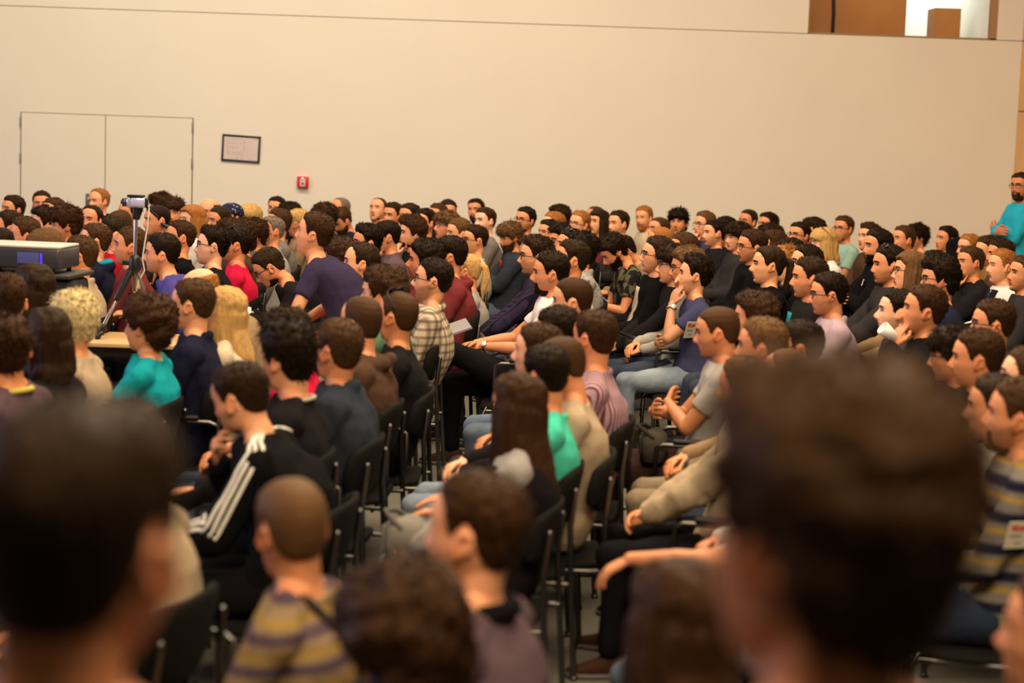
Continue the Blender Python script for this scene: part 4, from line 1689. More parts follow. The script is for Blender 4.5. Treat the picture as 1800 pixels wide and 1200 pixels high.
mb = MB()
mb.box((0, -.003, 0), (w - .03, .004, h - .03))
obj('printed_sheet', mb, plan_mat(), r, False)
g2 = NT('frame_glass')
g2.b.inputs['Base Color'].default_value = (1, 1, 1, 1)
g2.b.inputs['Transmission Weight'].default_value = 1
g2.rough(.03)
g2.b.inputs['IOR'].default_value = 1.25
mb = MB()
mb.box((0, -.009, 0), (w - .03, .003, h - .03))
obj('glass', mb, g2.m, r, False)

# fire alarm call point
c = wpt(533, 320)
r = empty('fire_alarm', (c.x, WY, c.z))
tag(r, 'small red fire alarm call point mounted on the pale wall', 'fire alarm')
RED = mat('alarm_red', (.62, .012, .022), .35)
mb = MB()
mb.box((0, -.03, 0), (.125, .06, .125), None, 0, .008)
obj('housing', mb, RED, r)
mb = MB()
mb.box((0, -.063, -.008), (.062, .006, .080), None, 0, .002)
obj('glass_plate', mb, mat('alarm_plate', (.62, .45, .38), .3), r)
mb = MB()
mb.tube([(0, -.062, -.012), (0, -.072, -.012)], .010, 12)
obj('button', mb, mat('alarm_dark', (.12, .03, .03), .4), r)
mb = MB()
mb.ell((0, -.068, .040), (.018, .010, .014))
obj('lamp', mb, mat('alarm_lamp', (.85, .85, .95), .08, 0, .9), r)
# ------------------------------------------------------------------ chairs
BLKP = mat('chair_plastic', (.010, .009, .007), .5, 0, .2)
BLKF = mat('chair_fabric', (.010, .009, .007), .9, 0, .1, .4, 200)
STEEL = mat('chair_steel', (.13, .12, .11), .30, 1.0)


def chair_meshes():
    out = {}
    # curved back with rounded upper corners, wrapping forward at its sides
    mb = MB()
    rings = []
    for u in np.linspace(-1, 1, 25):
        y = u * .225
        x = -.262 + .055 * abs(u) ** 2.4
        top = .850 - .035 * abs(u) ** 4
        bot = .600 + .06 * abs(u) ** 2
        th = .016 + .010 * abs(u) ** 3
        ring = []
        nrmx, nrmy = 1, -.9 * .28 * np.sign(u) * abs(u) ** 1.4
        for k in range(16):
            a = 2 * PI * k / 16
            zz = (top + bot) / 2 + math.copysign(abs(math.sin(a)) ** .55, math.sin(a)) * (top - bot) / 2
            tt = math.copysign(abs(math.cos(a)) ** .7, math.cos(a)) * th
            lean = -(zz - .6) * .20
            ring.append((x + tt + lean + .03, y, zz))
        rings.append(ring)
    mb.loft(rings, True)
    out['backrest'] = (mb.mesh('backrest'), BLKF)
    mb = MB()
    rings = []
    for x, w, z, th in ((-.23, .17, .432, .012), (-.215, .205, .430, .022), (-.12, .225, .422, .026), (.02, .232, .420, .028), (.14, .230, .424, .028), (.205, .215, .424, .026), (.232, .19, .418, .014)):
        ring = []
        for k in range(20):
            a = 2 * PI * k / 20
            ring.append((x, math.copysign(abs(math.cos(a)) ** .6, math.cos(a)) * w, z - .02 + math.copysign(abs(math.sin(a)) ** .7, math.sin(a)) * th))
        rings.append(ring)
    mb.loft(rings, True)
    out['seat'] = (mb.mesh('seat'), BLKF)
    for nm, sx, sy in (('fr', 1, 1), ('fl', 1, -1), ('rr', -1, 1), ('rl', -1, -1)):
        mb = MB()
        if sx > 0:
            mb.tube([(.20, sy * .205, .40), (.225, sy * .222, .36), (.235, sy * .228, .012)], .0125, 10)
            mb.tube([(.235, sy * .228, .0), (.235, sy * .228, .016)], .016, 10, round_ends=False)
        else:
            mb.tube([(-.268, sy * .19, .76), (-.252, sy * .205, .62), (-.262, sy * .225, .42), (-.29, sy * .235, .012)], .0125, 10)
            mb.tube([(-.29, sy * .235, .0), (-.29, sy * .235, .016)], .016, 10, round_ends=False)
        out['leg_' + nm] = (mb.mesh('leg'), STEEL)
    for sy in (1, -1):
        mb = MB()
        mb.tube([(-.262, sy * .218, .385), (.20, sy * .212, .385)], .011, 8)
        out['seat_rail_%d' % sy] = (mb.mesh('seat_rail'), STEEL)
    for k_, xx in enumerate((.17, -.2)):
        mb = MB()
        mb.tube([(xx, -.208, .372), (xx, .208, .372)], .010, 8)
        out['cross_bar_%d' % k_] = (mb.mesh('cross_bar'), STEEL)
    return out


CM = chair_meshes()


def arm_mesh(sy):
    mb = MB()
    mb.tube([(-.27, sy * .255, .50), (-.27, sy * .262, .655), (-.23, sy * .265, .672), (.12, sy * .265, .672), (.155, sy * .262, .655), (.16, sy * .25, .40)], .0115, 10)
    return mb.mesh('armrest')


def pad_mesh(sy):
    mb = MB()
    mb.box((-.05, sy * .265, .692), (.26, .05, .022), None, 0, .010)
    return mb.mesh('arm_pad')


AM = {s: arm_mesh(s) for s in (1, -1)}
PM = {s: pad_mesh(s) for s in (1, -1)}


def chair(x, y, k, yaw, label, arms=False, group='black conference chairs set in rows'):
    r = empty('conference_chair', (x, y, 0), yaw)
    r.scale = (k, k, k)
    tag(r, label, 'chair', group)
    for nm, (me, m) in CM.items():
        base = 'leg' if nm.startswith('leg') else ('_'.join(nm.split('_')[:2]) if '_' in nm else nm)
        link(base, me, m, r)
    if arms:
        for s in (1, -1):
            a = link('armrest', AM[s], STEEL, r)
            link('arm_pad', PM[s], BLKP, a)
    return r


PR = {}
for (i, X0, Y0, k, by, q) in PEOPLE:
    root, P, HM = person(i, X0, Y0, k, by, q)
    PR[i] = (root, P, HM, q)
    if P.name in ('stand', 'standx', 'crouch'):
        continue
    chair(X0 + math.cos(by) * .045, Y0 + math.sin(by) * .045, k, by, q['desc'].replace('person ', 'black chair under the person ', 1),
          arms=(i % 4 == 1) or 'arm' in q['fl'])


def find(s):
    for k, (r, P, HM, q) in PR.items():
        if s in q['desc']:
            return r, P, HM, q
    raise KeyError(s)


# ---- worn extras
def collar_band(key, colr, label):
    r, P, HM, q = find(key)
    mb = MB()
    pts = [P.N + v3(math.cos(a) * .080 - .008, math.sin(a) * .079, -.004 - .012 * math.cos(a)) for a in np.linspace(0, 2 * PI, 25)]
    mb.tube(pts, .012, 10, up=(0, 0, 1), flat=1.8)
    sub('collar', mb, cloth(colr), r, label)


def vest(key, colr, label, grow=.030):
    r, P, HM, q = find(key)
    mb = MB()
    P.torso(mb, grow, -.06)
    me = remesh(mb, .012, 3, .6, 'vest')
    V = getv(me)
    keep = V[:, 2] > P.N[2] - .055
    V[keep, 2] = P.N[2] - .055
    setv(me, V)
    o = link('vest', me, cloth(colr), r)
    o['label'] = label


def sub(name, mb, m, parent, label=None, smooth=True):
    o = obj(name, mb, m, parent, smooth)
    if label:
        o['label'] = label
    return o


collar_band('mauve grey sweater', (.008, .006, .007), 'black collar')
vest('grey shawl', (.010, .007, .008), 'black vest')

# blue patterned cap
r, P, HM, q = find('patterned cap with a peak')
mb = MB()
G = head_grid(40, 48, False)
V = G.reshape(-1, 3)
c = v3(-.008, 0, .012)
d = V - c
d /= np.linalg.norm(d, axis=1)[:, None]
m = sst(.028, .040, V[:, 2] + .0 * V[:, 0])
V2 = V + d * (.020 * m - .01 * (1 - m))[:, None]
mb.loft([g_ for g_ in V2.reshape(G.shape)], True)
for k in range(1):
    rings = []
    for u in np.linspace(0, 1, 7):
        ring = []
        for j in range(13):
            a = math.radians(-62 + j * 124 / 12)
            rad = .104 + u * .060 * math.cos(a) ** .5
            ring.append((math.cos(a) * rad - .004, math.sin(a) * (.080 + .012 * u), .046 - .016 * u - .020 * (math.sin(a) ** 2)))
        rings.append(ring)
    up = [p for rr in rings for p in rr]
    F = []
    for a in range(6):
        for b in range(12):
            F.append((a * 13 + b, a * 13 + b + 1, (a + 1) * 13 + b + 1, (a + 1) * 13 + b))
    n = len(up)
    lowv = [(x, y, z - .006) for x, y, z in up]
    F2 = [tuple(q_ + n for q_ in f)[::-1] for f in F]
    mb.add(up + lowv, F + F2)
o = sub('cap', mb, cloth((.018, .020, .045), 'dots', (.35, .38, .50)), r)
o.matrix_local = HM

# headphones or eyepiece on the person beside the camcorder
r, P, HM, q = find('black cylinder by the ear')
mb = MB()
mb.tube([(-.01, .088, -.02), (-.06, .105, -.05), (-.13, .125, -.08)], [.014, .019, .022], 12)
o = sub('headset', mb, mat('black_rubber', (.012, .011, .012), .4), r)
o.matrix_local = HM

# turquoise hood lining
r, P, HM, q = find('turquoise lining')
mb = MB()
pts = [P.N + v3(math.cos(a) * .088 - .02, math.sin(a) * .095, .004 - .012 * math.cos(a)) for a in np.linspace(math.radians(60), math.radians(300), 13)]
mb.tube(pts, .017, 10)
sub('hood_lining', mb, cloth((.01, .33, .46)), r, 'turquoise hood lining')

# yellow collar, white stripes and so on
r, P, HM, q = find('yellow collar')
mb = MB()
pts = [P.N + v3(math.cos(a) * .083 - .006, math.sin(a) * .082, -.012 - .012 * math.cos(a)) for a in np.linspace(0, 2 * PI, 25)]
mb.tube(pts, .012, 10)
sub('collar', mb, cloth((.62, .52, .10)), r, 'yellow collar band')
r, P, HM, q = find('black sweater with a pale collar')
mb = MB()
pts = [P.N + v3(math.cos(a) * .076 - .006, math.sin(a) * .075, -.004 - .012 * math.cos(a)) for a in np.linspace(0, 2 * PI, 25)]
mb.tube(pts, .008, 10)
sub('collar', mb, cloth((.5, .42, .32)), r, 'pale checked collar')


def on_surface(obj_, p, dirn):
    """first hit of a ray on a child mesh, in the person's own frame"""
    me = obj_.data
    from mathutils.bvhtree import BVHTree
    key = ('bvh', me.name)
    if key not in CH:
        CH[key] = BVHTree.FromPolygons([v.co.copy() for v in me.vertices], [tuple(f.vertices) for f in me.polygons])
    loc, n, _, _ = CH[key].ray_cast(Vector(p), Vector(dirn))
    return loc, n


def child(root, *names):
    for c in root.children:
        if c.name.split('.')[0] in names:
            return c


def ribbon(name, root, cloth_o, pts, dirs, width, m, lift=.004, label=None):
    """a strip laid on a garment along rays"""
    rows = []
    P0 = []
    for p, d in zip(pts, dirs):
        loc, n = on_surface(cloth_o, p, d)
        if loc is not None:
            P0.append((np.array(loc), np.array(n)))
    for i in range(len(P0)):
        t = nrm(P0[min(i + 1, len(P0) - 1)][0] - P0[max(i - 1, 0)][0])
        side = nrm(np.cross(P0[i][1], t))
        rows.append((P0[i][0], P0[i][1], side))
    mb = MB()
    rings = []
    for p, n, sd in rows:
        rings.append([p + sd * width / 2 + n * lift, p + n * (lift + .001), p - sd * width / 2 + n * lift, p - sd * width / 2 - n * .004, p + sd * width / 2 - n * .004])
    mb.loft(rings, True)
    return sub(name, mb, m, root, label)


WHT = cloth((.80, .74, .64))
r, P, HM, q = find('track jacket')
jk = child(r, 'jacket')
for s in (1, -1):
    A = P.arm[s]
    for j in (-1, 0, 1):
        pts, dirs = [], []
        path = [P.N + v3(-.02, s * .07, 0), P.sh[s] * .5 + (P.N + v3(0, s * .07, 0)) * .5, P.sh[s], P.sh[s] * .5 + A['e'] * .5, A['e'], A['e'] * .5 + A['w'] * .5, A['w'] * .9 + A['e'] * .1]
        tt = np.linspace(0, len(path) - 1.001, 34)
        for t_ in tt:
            a = int(t_)
            f = t_ - a
            c0 = path[a] * (1 - f) + path[a + 1] * f
            dd = nrm(path[a + 1] - path[a])
            outw = nrm(v3(-.15, s * .75, 1.0))
            outw = nrm(outw - dd * np.dot(outw, dd))
            sd = np.cross(dd, outw)
            o_ = nrm(outw + sd * j * .36)
            pts.append(c0 + o_ * .25)
            dirs.append(-o_)
        ribbon('sleeve_stripe', r, jk, pts, dirs, .013, WHT, label='white sleeve stripe')

# white lettering on the scarlet shirt
r, P, HM, q = find('scarlet T-shirt')
sh = child(r, 'shirt')
for j in range(5):
    p0 = P.sp(.62 - j * .055)[0]
    pts = [p0 + v3(-.4, -.02 + t_, 0) for t_ in np.linspace(.0, .09, 7)]
    ribbon('back_print', r, sh, pts, [(1, 0, 0)] * 7, .012, WHT, .003, 'white letters')

# strap over the banded shirt
r, P, HM, q = find('banded T-shirt')
sh = child(r, 'shirt')
pts, dirs = [], []
for u in np.linspace(0, 1, 26):
    y = .085 - u * .26
    z = P.N[2] + .03 - u * .50
    pts.append(v3(-.6, y, z))
    dirs.append((1, 0, 0))
ribbon('bag_strap', r, sh, pts, dirs, .030, cloth((.03, .022, .02)), .006, 'dark shoulder strap')


# paper badges: cream sticker with a red print
def badge(key, p, d, w, h, label):
    r, P, HM, q = find(key)
    t = child(r, 'shirt', 'sweater', 'jacket', 'collared_shirt', 'hoodie')
    loc, n = on_surface(t, p(P), d)
    n = np.array(n)
    up = nrm(v3(0, 0, 1) - n * n[2])
    sd = np.cross(up, n)
    R = np.stack([sd, up, n], 1)
    mb = MB()
    c = np.array(loc) + n * .006
    mb.box(c, (w, h, .002), R)
    b = sub('paper_badge', mb, mat('badge_paper', (.70, .62, .46), .7), r, label, False)
    mb = MB()
    for j, (dx, dy, sx, sy) in enumerate(((-.22, .30, .30, .16), (.16, .28, .34, .13), (-.02, .20, .5, .05))):
        mb.box(c + sd * dx * w + up * dy * h + n * .0015, (sx * w, sy * h, .0012), R)
    sub('badge_print', mb, mat('badge_red', (.62, .10, .03), .6), b, 'red and orange print', False)
    mb = MB()
    mb.box(c + sd * -.1 * w - up * .02 * h + n * .0015, (.5 * w, .10 * h, .0012), R)
    mb.box(c + sd * .05 * w - up * .28 * h + n * .0015, (.3 * w, .08 * h, .0012), R)
    sub('badge_text', mb, mat('badge_grey', (.36, .31, .25), .6), b, 'faint grey text block', False)


badge('wristwatch', lambda P: P.sp(.66)[0] + v3(.16, .6, 0), (-.15, -1, 0), .078, .125, 'cream paper badge with red print')
badge('navy bands', lambda P: P.sp(.62)[0] + v3(.04, .6, 0), (0, -1, 0), .085, .10, 'cream paper label')
badge('navy tie', lambda P: P.sp(.62)[0] + v3(.6, .09, 0), (-1, 0, 0), .05, .09, 'cream paper badge')
badge('arms and full beard', lambda P: P.sp(.80)[0] + v3(.6, .06, 0), (-1, 0, 0), .03, .05, 'small pale tag')
r, P, HM, q = find('red shirt print')
mb = MB()
loc, n = on_surface(child(r, 'jacket'), P.sp(.80)[0] + v3(.6, .02, 0), (-1, 0, 0))
mb.ell(np.array(loc) - v3(.004, 0, 0), (.010, .05, .055))
sub('shirt_print', mb, cloth((.55, .03, .02)), r, 'red shirt print')
r, P, HM, q = find('navy tie')
N = P.N
jk = child(r, 'collared_shirt')
for s in (-1, 1):
    pts = [P.sp(t_)[0] + v3(.6, s * (.055 + .05 * (1 - t_)), 0) for t_ in np.linspace(.97, .35, 9)]
    ribbon('waistcoat_edge', r, jk, pts, [(-1, 0, 0)] * 9, .075, cloth((.012, .010, .014)), .010, 'black waistcoat front')
pts = [P.sp(t_)[0] + v3(.6, 0, 0) for t_ in np.linspace(.93, .45, 9)]
ribbon('tie', r, jk, pts, [(-1, 0, 0)] * 9, .045, cloth((.02, .02, .06)), .014, 'navy tie')
# lilac shirt with a blue print
r, P, HM, q = find('blue print')
jk = child(r, 'collared_shirt')
pts = [P.sp(t_)[0] + v3(.6, .05, 0) for t_ in np.linspace(.85, .5, 8)]
ribbon('shirt_print', r, jk, pts, [(-1, 0, 0)] * 8, .13, cloth((.10, .14, .42)), .006, 'blue print with a pale edge')
# open fronts showing what is worn under jackets
for key, colr, lab in (('black blazer over beige', (.45, .37, .28), 'beige shirt front'), ('hoodie over green', (.02, .28, .11), 'green shirt front'),
                       ('cardigan over turquoise', (.02, .22, .25), 'turquoise shirt front'), ('long hair beside', None, None)):
    if colr is None:
        continue
    r, P, HM, q = find(key)
    jk = child(r, 'jacket', 'hoodie')
    pts = [P.sp(t_)[0] + v3(.6, 0, 0) for t_ in np.linspace(.90, .25, 12)]
    ribbon('shirt_front', r, jk, pts, [(-1, 0, 0)] * 12, .11, cloth(colr), .004, lab)


def ring_on(root, P, s, t, rad, tube_r, m, name, face=None, label=None):
    A = P.arm[s]
    E, W = A['e'], A['w']
    c = E + (W - E) * t
    ax = nrm(W - E)
    u = nrm(np.cross(ax, v3(0, 0, 1)))
    v = np.cross(ax, u)
    mb = MB()
    mb.tube([c + (u * math.cos(a) + v * math.sin(a)) * rad for a in np.linspace(0, 2 * PI, 19)], tube_r, 8, up=ax, flat=1.6)
    w = sub(name, mb, m, root, label)
    if face is not None:
        f = nrm(face - ax * np.dot(face, ax))
        mb = MB()
        cc = c + f * (rad + .002)
        mb.tube([cc, cc + f * .007], [.018, .016], 20, round_ends=False)
        sub('watch_face', mb, face_m, w, 'white dial')


face_m = mat('dial', (.75, .74, .70), .12, .2, .8)
SIL = mat('silver', (.62, .58, .52), .22, 1.0)
r, P, HM, q = find('wristwatch')
ring_on(r, P, 1, .88, .031, .005, SIL, 'wristwatch', v3(-.1, 1, -.3), 'silver wristwatch')
r, P, HM, q = find('legs crossed holding paper')
ring_on(r, P, 1, .92, .030, .005, SIL, 'wristwatch', v3(0, 1, .6), 'silver wristwatch')
r, P, HM, q = find('khaki trousers')
ring_on(r, P, 1, .93, .036, .006, mat('black_rubber', (.012, .011, .012), .4), 'wristband', None, 'black wristband')


# ------------------------------------------------------------------ held and laid things
def world(root, p):
    return root.matrix_basis @ Vector(p)


def hand_of(key, s, off=(0, 0, 0)):
    r, P, HM, q = find(key)
    A = P.arm[s]
    fd = nrm(A.get('fd', A['w'] - A['e']))
    return world(r, A['w'] + fd * .08 + np.array(off)), r


PAPER = mat('paper', (.24, .21, .22), .7)
p, r = hand_of('legs crossed holding paper', 1, (.02, .0, .05))
mb = MB()
mb.box((0, 0, 0), (.21, .150, .004), np.array(Euler((.3, -.35, .2)).to_matrix()), 0)
mb.box((0, 0, .006), (.20, .145, .006), np.array(Euler((.3, -.35, .2)).to_matrix()), 0)
o = obj('notebook', mb, PAPER, None, False)
o.location = p + Vector((-.10, 0, .05))
tag(o, 'pale notebook held above the crossed dark knee of the white T-shirt', 'notebook')
p, r = hand_of('drinking from a white cup', 1)
mb = MB()
mb.loft([[(math.cos(a) * rr, math.sin(a) * rr, z) for a in np.arange(20) * 2 * PI / 20] for rr, z in ((.026, -.045), (.028, -.044), (.036, .045), (.033, .045), (.026, -.036))], True)
o = obj('paper_cup', mb, mat('cup_white', (.80, .76, .68), .5), None)
o.location = p + Vector((-.055, -.015, .0))
o.rotation_euler = (.2, -.9, 0)
tag(o, 'white paper cup raised to the mouth of the person in black shirt', 'cup')
p, r = hand_of('holding a lit phone', 1)
mp = MB()
o = empty('phone', p + Vector((-.03, .03, .02)))
o.rotation_euler = (.25, -.15, .5)
tag(o, 'dark phone with a violet lit screen held near the right', 'phone')
mb = MB()
mb.box((0, 0, 0), (.075, .14, .010), None, 0, .004)
obj('phone_body', mb, mat('black_gloss', (.012, .012, .014), .2), o)
t = NT('lit_screen')
t.b.inputs['Base Color'].default_value = (.1, .1, .2, 1)
t.b.inputs['Emission Color'].default_value = (.45, .38, 1.0, 1)
t.b.inputs['Emission Strength'].default_value = 1.0
mb = MB()
mb.box((0, 0, .0056), (.066, .118, .001))
obj('screen', mb, t.m, o, False)
p, r = hand_of('pink scarf with a phone', 1)
mb = MB()
mb.box((0, 0, 0), (.012, .065, .12), None, 0, .004)
o = obj('phone', mb, mat('black_gloss', (.012, .012, .014), .2))
o.location = p + Vector((-.02, -.02, 0))
tag(o, 'black phone held by the person in white cardigan', 'phone')
r, P, HM, q = find('pink scarf')
mb = MB()
pts = [P.N + v3(math.cos(a) * .09 - .01, math.sin(a) * .09, -.022 - .015 * math.cos(a)) for a in np.linspace(0, 2 * PI, 21)]
mb.tube(pts, .022, 10)
mb.tube([P.N + v3(.09, .02, -.03), P.N + v3(.13, .03, -.14), P.N + v3(.15, .03, -.24)], [.024, .028, .022], 10)
sub('scarf', mb, cloth((.36, .22, .22)), r, 'dusty pink scarf')


def bag(x, y, z, s, colr, label, group=None, rot=0):
    mb = MB()
    rings = []
    for u, w, d in ((-.5, .40, .30), (-.42, .50, .42), (0, .52, .45), (.35, .48, .36), (.48, .40, .22), (.52, .30, .10)):
        rings.append([(math.copysign(abs(math.cos(a)) ** .6, math.cos(a)) * w * s[0], math.copysign(abs(math.sin(a)) ** .6, math.sin(a)) * d * s[1], u * s[2]) for a in np.arange(20) * 2 * PI / 20])
    mb.loft(rings, True)
    r_ = empty('shoulder_bag', (x, y, z), rot)
    tag(r_, label, 'bag', group)
    me = mb.mesh('bag_body')
    V = getv(me)
    setv(me, V + getn(me) * (wav(V, 7, 22, 2) * .010)[:, None])
    link('bag_body', me, cloth(colr), r_)
    mb = MB()
    mb.box((0, -s[1] * .42, s[2] * .12), (s[0] * .9, .012, s[2] * .62), None, 0, .005)
    obj('flap', mb, cloth(tuple(c * .8 for c in colr)), r_)
    mb = MB()
    mb.tube([(-s[0] * .45, 0, s[2] * .4), (-s[0] * .3, -.05, s[2] * .62), (.0, -.08, s[2] * .68), (s[0] * .3, -.05, s[2] * .62), (s[0] * .45, 0, s[2] * .4)], .010, 8)
    obj('strap', mb, cloth(tuple(c * .5 for c in colr)), r_)
    return r_


def on_lap(key, off, s, colr, label):
    r, P, HM, q = find(key)
    p = world(r, off)
    return bag(p.x, p.y, p.z, s, colr, label, None, r.rotation_euler.z + PI / 2)


on_lap('purple striped shirt', (.30, .0, .62), (.28, .14, .15), (.10, .095, .05), 'olive shoulder bag on the lap of the purple striped shirt')
on_lap('bent over a bag', (.33, 0, .64), (.30, .16, .14), (.03, .028, .028), 'black bag on the lap of the patterned T-shirt')
on_lap('looking down over a bag', (.36, .0, .64), (.24, .14, .12), (.05, .045, .04), 'dark grey bag on the lap of the tan jacket')
on_lap('hands spread on knees', (.24, .08, .66), (.22, .12, .12), (.035, .03, .03), 'small charcoal bag under the spread hands')
on_lap('folded bare arms', (.22, .12, .64), (.24, .14, .14), (.05, .042, .03), 'dark olive bag on the brown trousers')
on_lap('grey shawl', (.38, -.05, .64), (.20, .16, .16), (.20, .18, .15), 'crumpled grey scarf bag on the knees beside the mauve sweater')

# camcorder on its tripod, standing on the table
D_T = FPX / 292


def P3(x, y, D=D_T):
    return np.array(at_depth(x, y, D))


TZ = 0.74
tb = empty('wooden_table', (-1.85, D_T + .02, 0))
tag(tb, 'long light wood table between the turquoise T-shirt and violet hoodie', 'table')
TW = wood_mat('table_wood', (.55, .33, .14), (.68, .44, .20), (4, .6, 1), .4)
mb = MB()
mb.box((0, 0, TZ - .014), (2.3, .58, .028), None, 0, .006)
obj('tabletop', mb, TW, tb)
for sx in (-1, 1):
    for sy in (-1, 1):
        mb = MB()
        mb.tube([(sx * 1.05, sy * .23, TZ - .03), (sx * 1.05, sy * .23, .0)], .018, 10, round_ends=False)
        obj('leg', mb, STEEL, tb)
mb = MB()
mb.box((0, -.2, TZ - .06), (2.1, .02, .06))
mb.box((0, .2, TZ - .06), (2.1, .02, .06))
obj('apron', mb, STEEL, tb, False)

ap = P3(237, 462)
base = empty('tripod', (ap[0], ap[1], TZ))
tag(base, 'silver and black tripod standing on the wooden table', 'tripod')
o3 = np.array([ap[0], ap[1], TZ])
top = P3(239, 375) - o3
apx = ap - o3
ALU = mat('aluminium', (.66, .62, .58), .25, 1.0)
BR = mat('black_rubber', (.012, .011, .012), .4)
mb = MB()
mb.tube([top, apx, apx - v3(0, 0, .17)], .012, 12)
obj('column', mb, ALU, base)
mb = MB()
mb.tube([apx + v3(0, 0, .02), apx - v3(0, 0, .03)], [.034, .038], 16)
mb.box(apx + v3(-.05, 0, .0), (.05, .03, .03), None, 0, .006)
obj('collar', mb, BR, base)
for (fx, fy, yy) in ((178, 604, -.10), (279, 604, .02), (246, 604, .22)):
    if fy:
        f = P3(fx, 600)
        foot = np.array([f[0], ap[1] + yy, TZ + .012]) - o3
    mid = apx * .52 + foot * .48
    lg_ = empty
    mb = MB()
    if fx == 178:
        mb.tube([apx, mid], .022, 12)
        u = obj('leg', mb, BR, base)
        mb = MB()
        mb.tube([mid, foot], .011, 10)
        obj('lower_leg', mb, ALU, u)
    else:
        mb.tube([apx, mid, foot], .011, 10)
        u = obj('leg', mb, ALU, base)
    mb = MB()
    mb.tube([foot + (mid - foot) * .08, foot - v3(0, 0, .0)], .018, 10)
    mb.box(foot + (mid - foot) * .25, (.05, .04, .05), None, 0, .01)
    obj('foot', mb, BR, u)
mb = MB()
mb.tube([top + v3(0, 0, -.02), top + v3(0, 0, .05)], .022, 12)
mb.box(top + v3(0, 0, .075), (.075, .06, .05), None, 0, .01)
mb.box(top + v3(0.0, 0, .105), (.10, .06, .014), None, 0, .004)
mb.tube([top + v3(.03, 0, .07), top + v3(.12, .05, -.02)], .008, 8)
obj('pan_head', mb, BR, base)

cc = P3(239, 356)
cr_ = empty('camcorder', cc)
cr_.rotation_euler = (0, 0, math.radians(8))
tag(cr_, 'small silver camcorder mounted on top of the tripod', 'camcorder')
mb = MB()
mb.box((0.0, .0, 0), (.115, .055, .062), None, 0, .014)
obj('body', mb, mat('cam_silver', (.55, .55, .66), .25, .4), cr_)
mb = MB()
mb.tube([(-.055, 0, .0), (-.080, 0, .0)], [.024, .026], 20, round_ends=False)
o = obj('lens', mb, mat('cam_dark', (.03, .03, .04), .2), cr_)
mb = MB()
mb.box((.01, -.036, .004), (.075, .010, .050), None, 0, .004)
o = obj('side_display', mb, mat('cam_lilac', (.55, .53, .80), .2, .2), cr_)
mb = MB()
mb.box((.062, 0, .004), (.022, .05, .052), None, 0, .01)
obj('battery', mb, BR, cr_)
# its cable
a = P3(262, 366)
mb = MB()
mb.tube([a, P3(259, 400), P3(254, 430), P3(250, 455), P3(254, 475), P3(243, 495), P3(238, 520)], .005, 8)
o = obj('cable', mb, mat('cable_white', (.66, .60, .50), .5))
tag(o, 'thin pale cable hanging from the camcorder beside the tripod', 'cable')

# papers on the table
for k, (x, lab) in enumerate(((-1.32, 'white sheets of paper on the wooden table behind the blonde hair'),)):
    mb = MB()
    mb.box((0, 0, 0), (.297, .21, .004))
    mb.box((.02, .03, .004), (.297, .21, .003), np.array(Euler((0, 0, .2)).to_matrix()))
    o = obj('paper_stack', mb, mat('sheet_white', (.80, .76, .70), .7), None, False)
    o.location = (x, D_T - .02, TZ + .003)
    tag(o, lab, 'papers')

# projector on a stand
DP = FPX / 318
c = at_depth(46, 446, DP)
pj = empty('projector', (c.x, c.y, c.z), math.radians(-6))
tag(pj, 'dark grey projector with a pale lid standing above the heads at left', 'projector')


def proj_mat():
    t = NT('projector_shell')
    co = t.coord()
    sp = t.n('ShaderNodeSeparateXYZ')
    t.l(co, sp.inputs[0])
    f = t.math('FRACT', t.math('MULTIPLY', sp.outputs[0], 110))
    g_ = t.math('GREATER_THAN', f, .5)
    t.col(t.mix(t.math('MULTIPLY', g_, .6), (.050, .045, .055), (.02, .018, .022)))
    t.rough(.35)
    return t.m


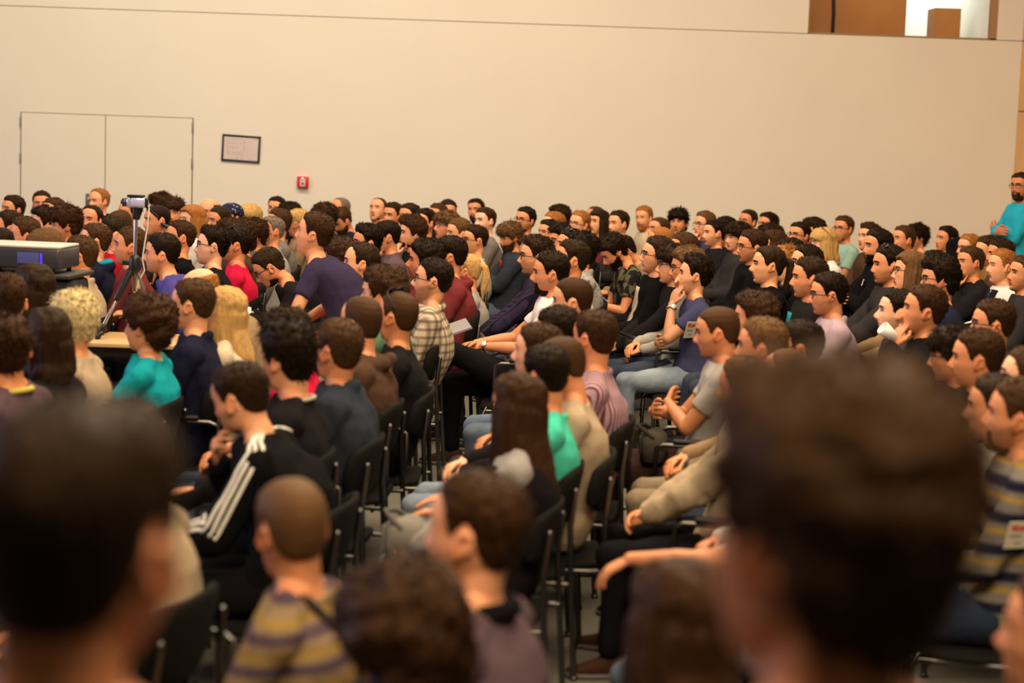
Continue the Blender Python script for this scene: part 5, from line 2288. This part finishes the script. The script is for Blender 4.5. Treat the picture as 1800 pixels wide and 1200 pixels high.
mb = MB()
mb.box((0, 0, -.012), (.50, .34, .115), None, 0, .014)
obj('body', mb, proj_mat(), pj)
mb = MB()
mb.box((0, 0, .052), (.492, .332, .016), None, 0, .006)
obj('lid', mb, mat('lid_cream', (.62, .56, .50), .35), pj)
t = NT('status_display')
t.col((.05, .05, .11))
t.rough(.2)
t.b.inputs['Emission Color'].default_value = (.10, .10, .32, 1)
t.b.inputs['Emission Strength'].default_value = .35
mb = MB()
mb.box((.075, -.172, -.008), (.12, .004, .060), None, 0, .001)
obj('display', mb, t.m, pj)
t = NT('blue_led')
t.b.inputs['Base Color'].default_value = (.02, .01, .2, 1)
t.b.inputs['Emission Color'].default_value = (.05, .02, 1, 1)
t.b.inputs['Emission Strength'].default_value = 2.2
mb = MB()
mb.box((.148, -.172, -.008), (.010, .006, .052), None, 0, .001)
obj('status_light', mb, t.m, pj)
for sx in (-1, 1):
    for sy in (-1, 1):
        mb = MB()
        mb.tube([(sx * .20, sy * .13, -.066), (sx * .20, sy * .13, -.09)], .014, 10)
        obj('foot', mb, BR, pj)
zt = c.z - .092
st_ = empty('projector_stand', (c.x, c.y, 0), math.radians(-6))
tag(st_, 'dark cloth covered stand carrying the projector', 'stand')
mb = MB()
mb.box((.02, 0, zt - .012), (.60, .42, .024), None, 0, .006)
obj('shelf', mb, mat('stand_dark', (.03, .026, .024), .5), st_)
me = None
mb = MB()
mb.box((.02, 0, zt - .11), (.585, .405, .17), None, 0, .04)
rm = remesh(mb, .015, 4, 1.0, 'drape')
fold(rm, .014, 18, 5)
link('drape', rm, cloth((.035, .032, .034)), st_)
for sx in (-1, 1):
    for sy in (-1, 1):
        mb = MB()
        mb.tube([(sx * .24 + .02, sy * .15, zt - .1), (sx * .27 + .02, sy * .17, 0)], .014, 8, round_ends=False)
        obj('leg', mb, STEEL, st_)

# white bottle cap thing and wristwatch left as they are; a sheet in the hand near the centre
p, r = hand_of('black with glasses looking down left', 1)
mb = MB()
mb.box((0, 0, 0), (.10, .15, .012), np.array(Euler((.6, .2, .3)).to_matrix()), 0, .002)
o = obj('paper_pad', mb, mat('sheet_white', (.80, .76, .70), .7))
q_ = at_depth(480, 522, D_T + .8)
o.location = q_
o.location = (p.x + .03, p.y - .05, p.z + .03)
tag(o, 'small white paper pad held left of the purple T-shirt', 'paper pad')
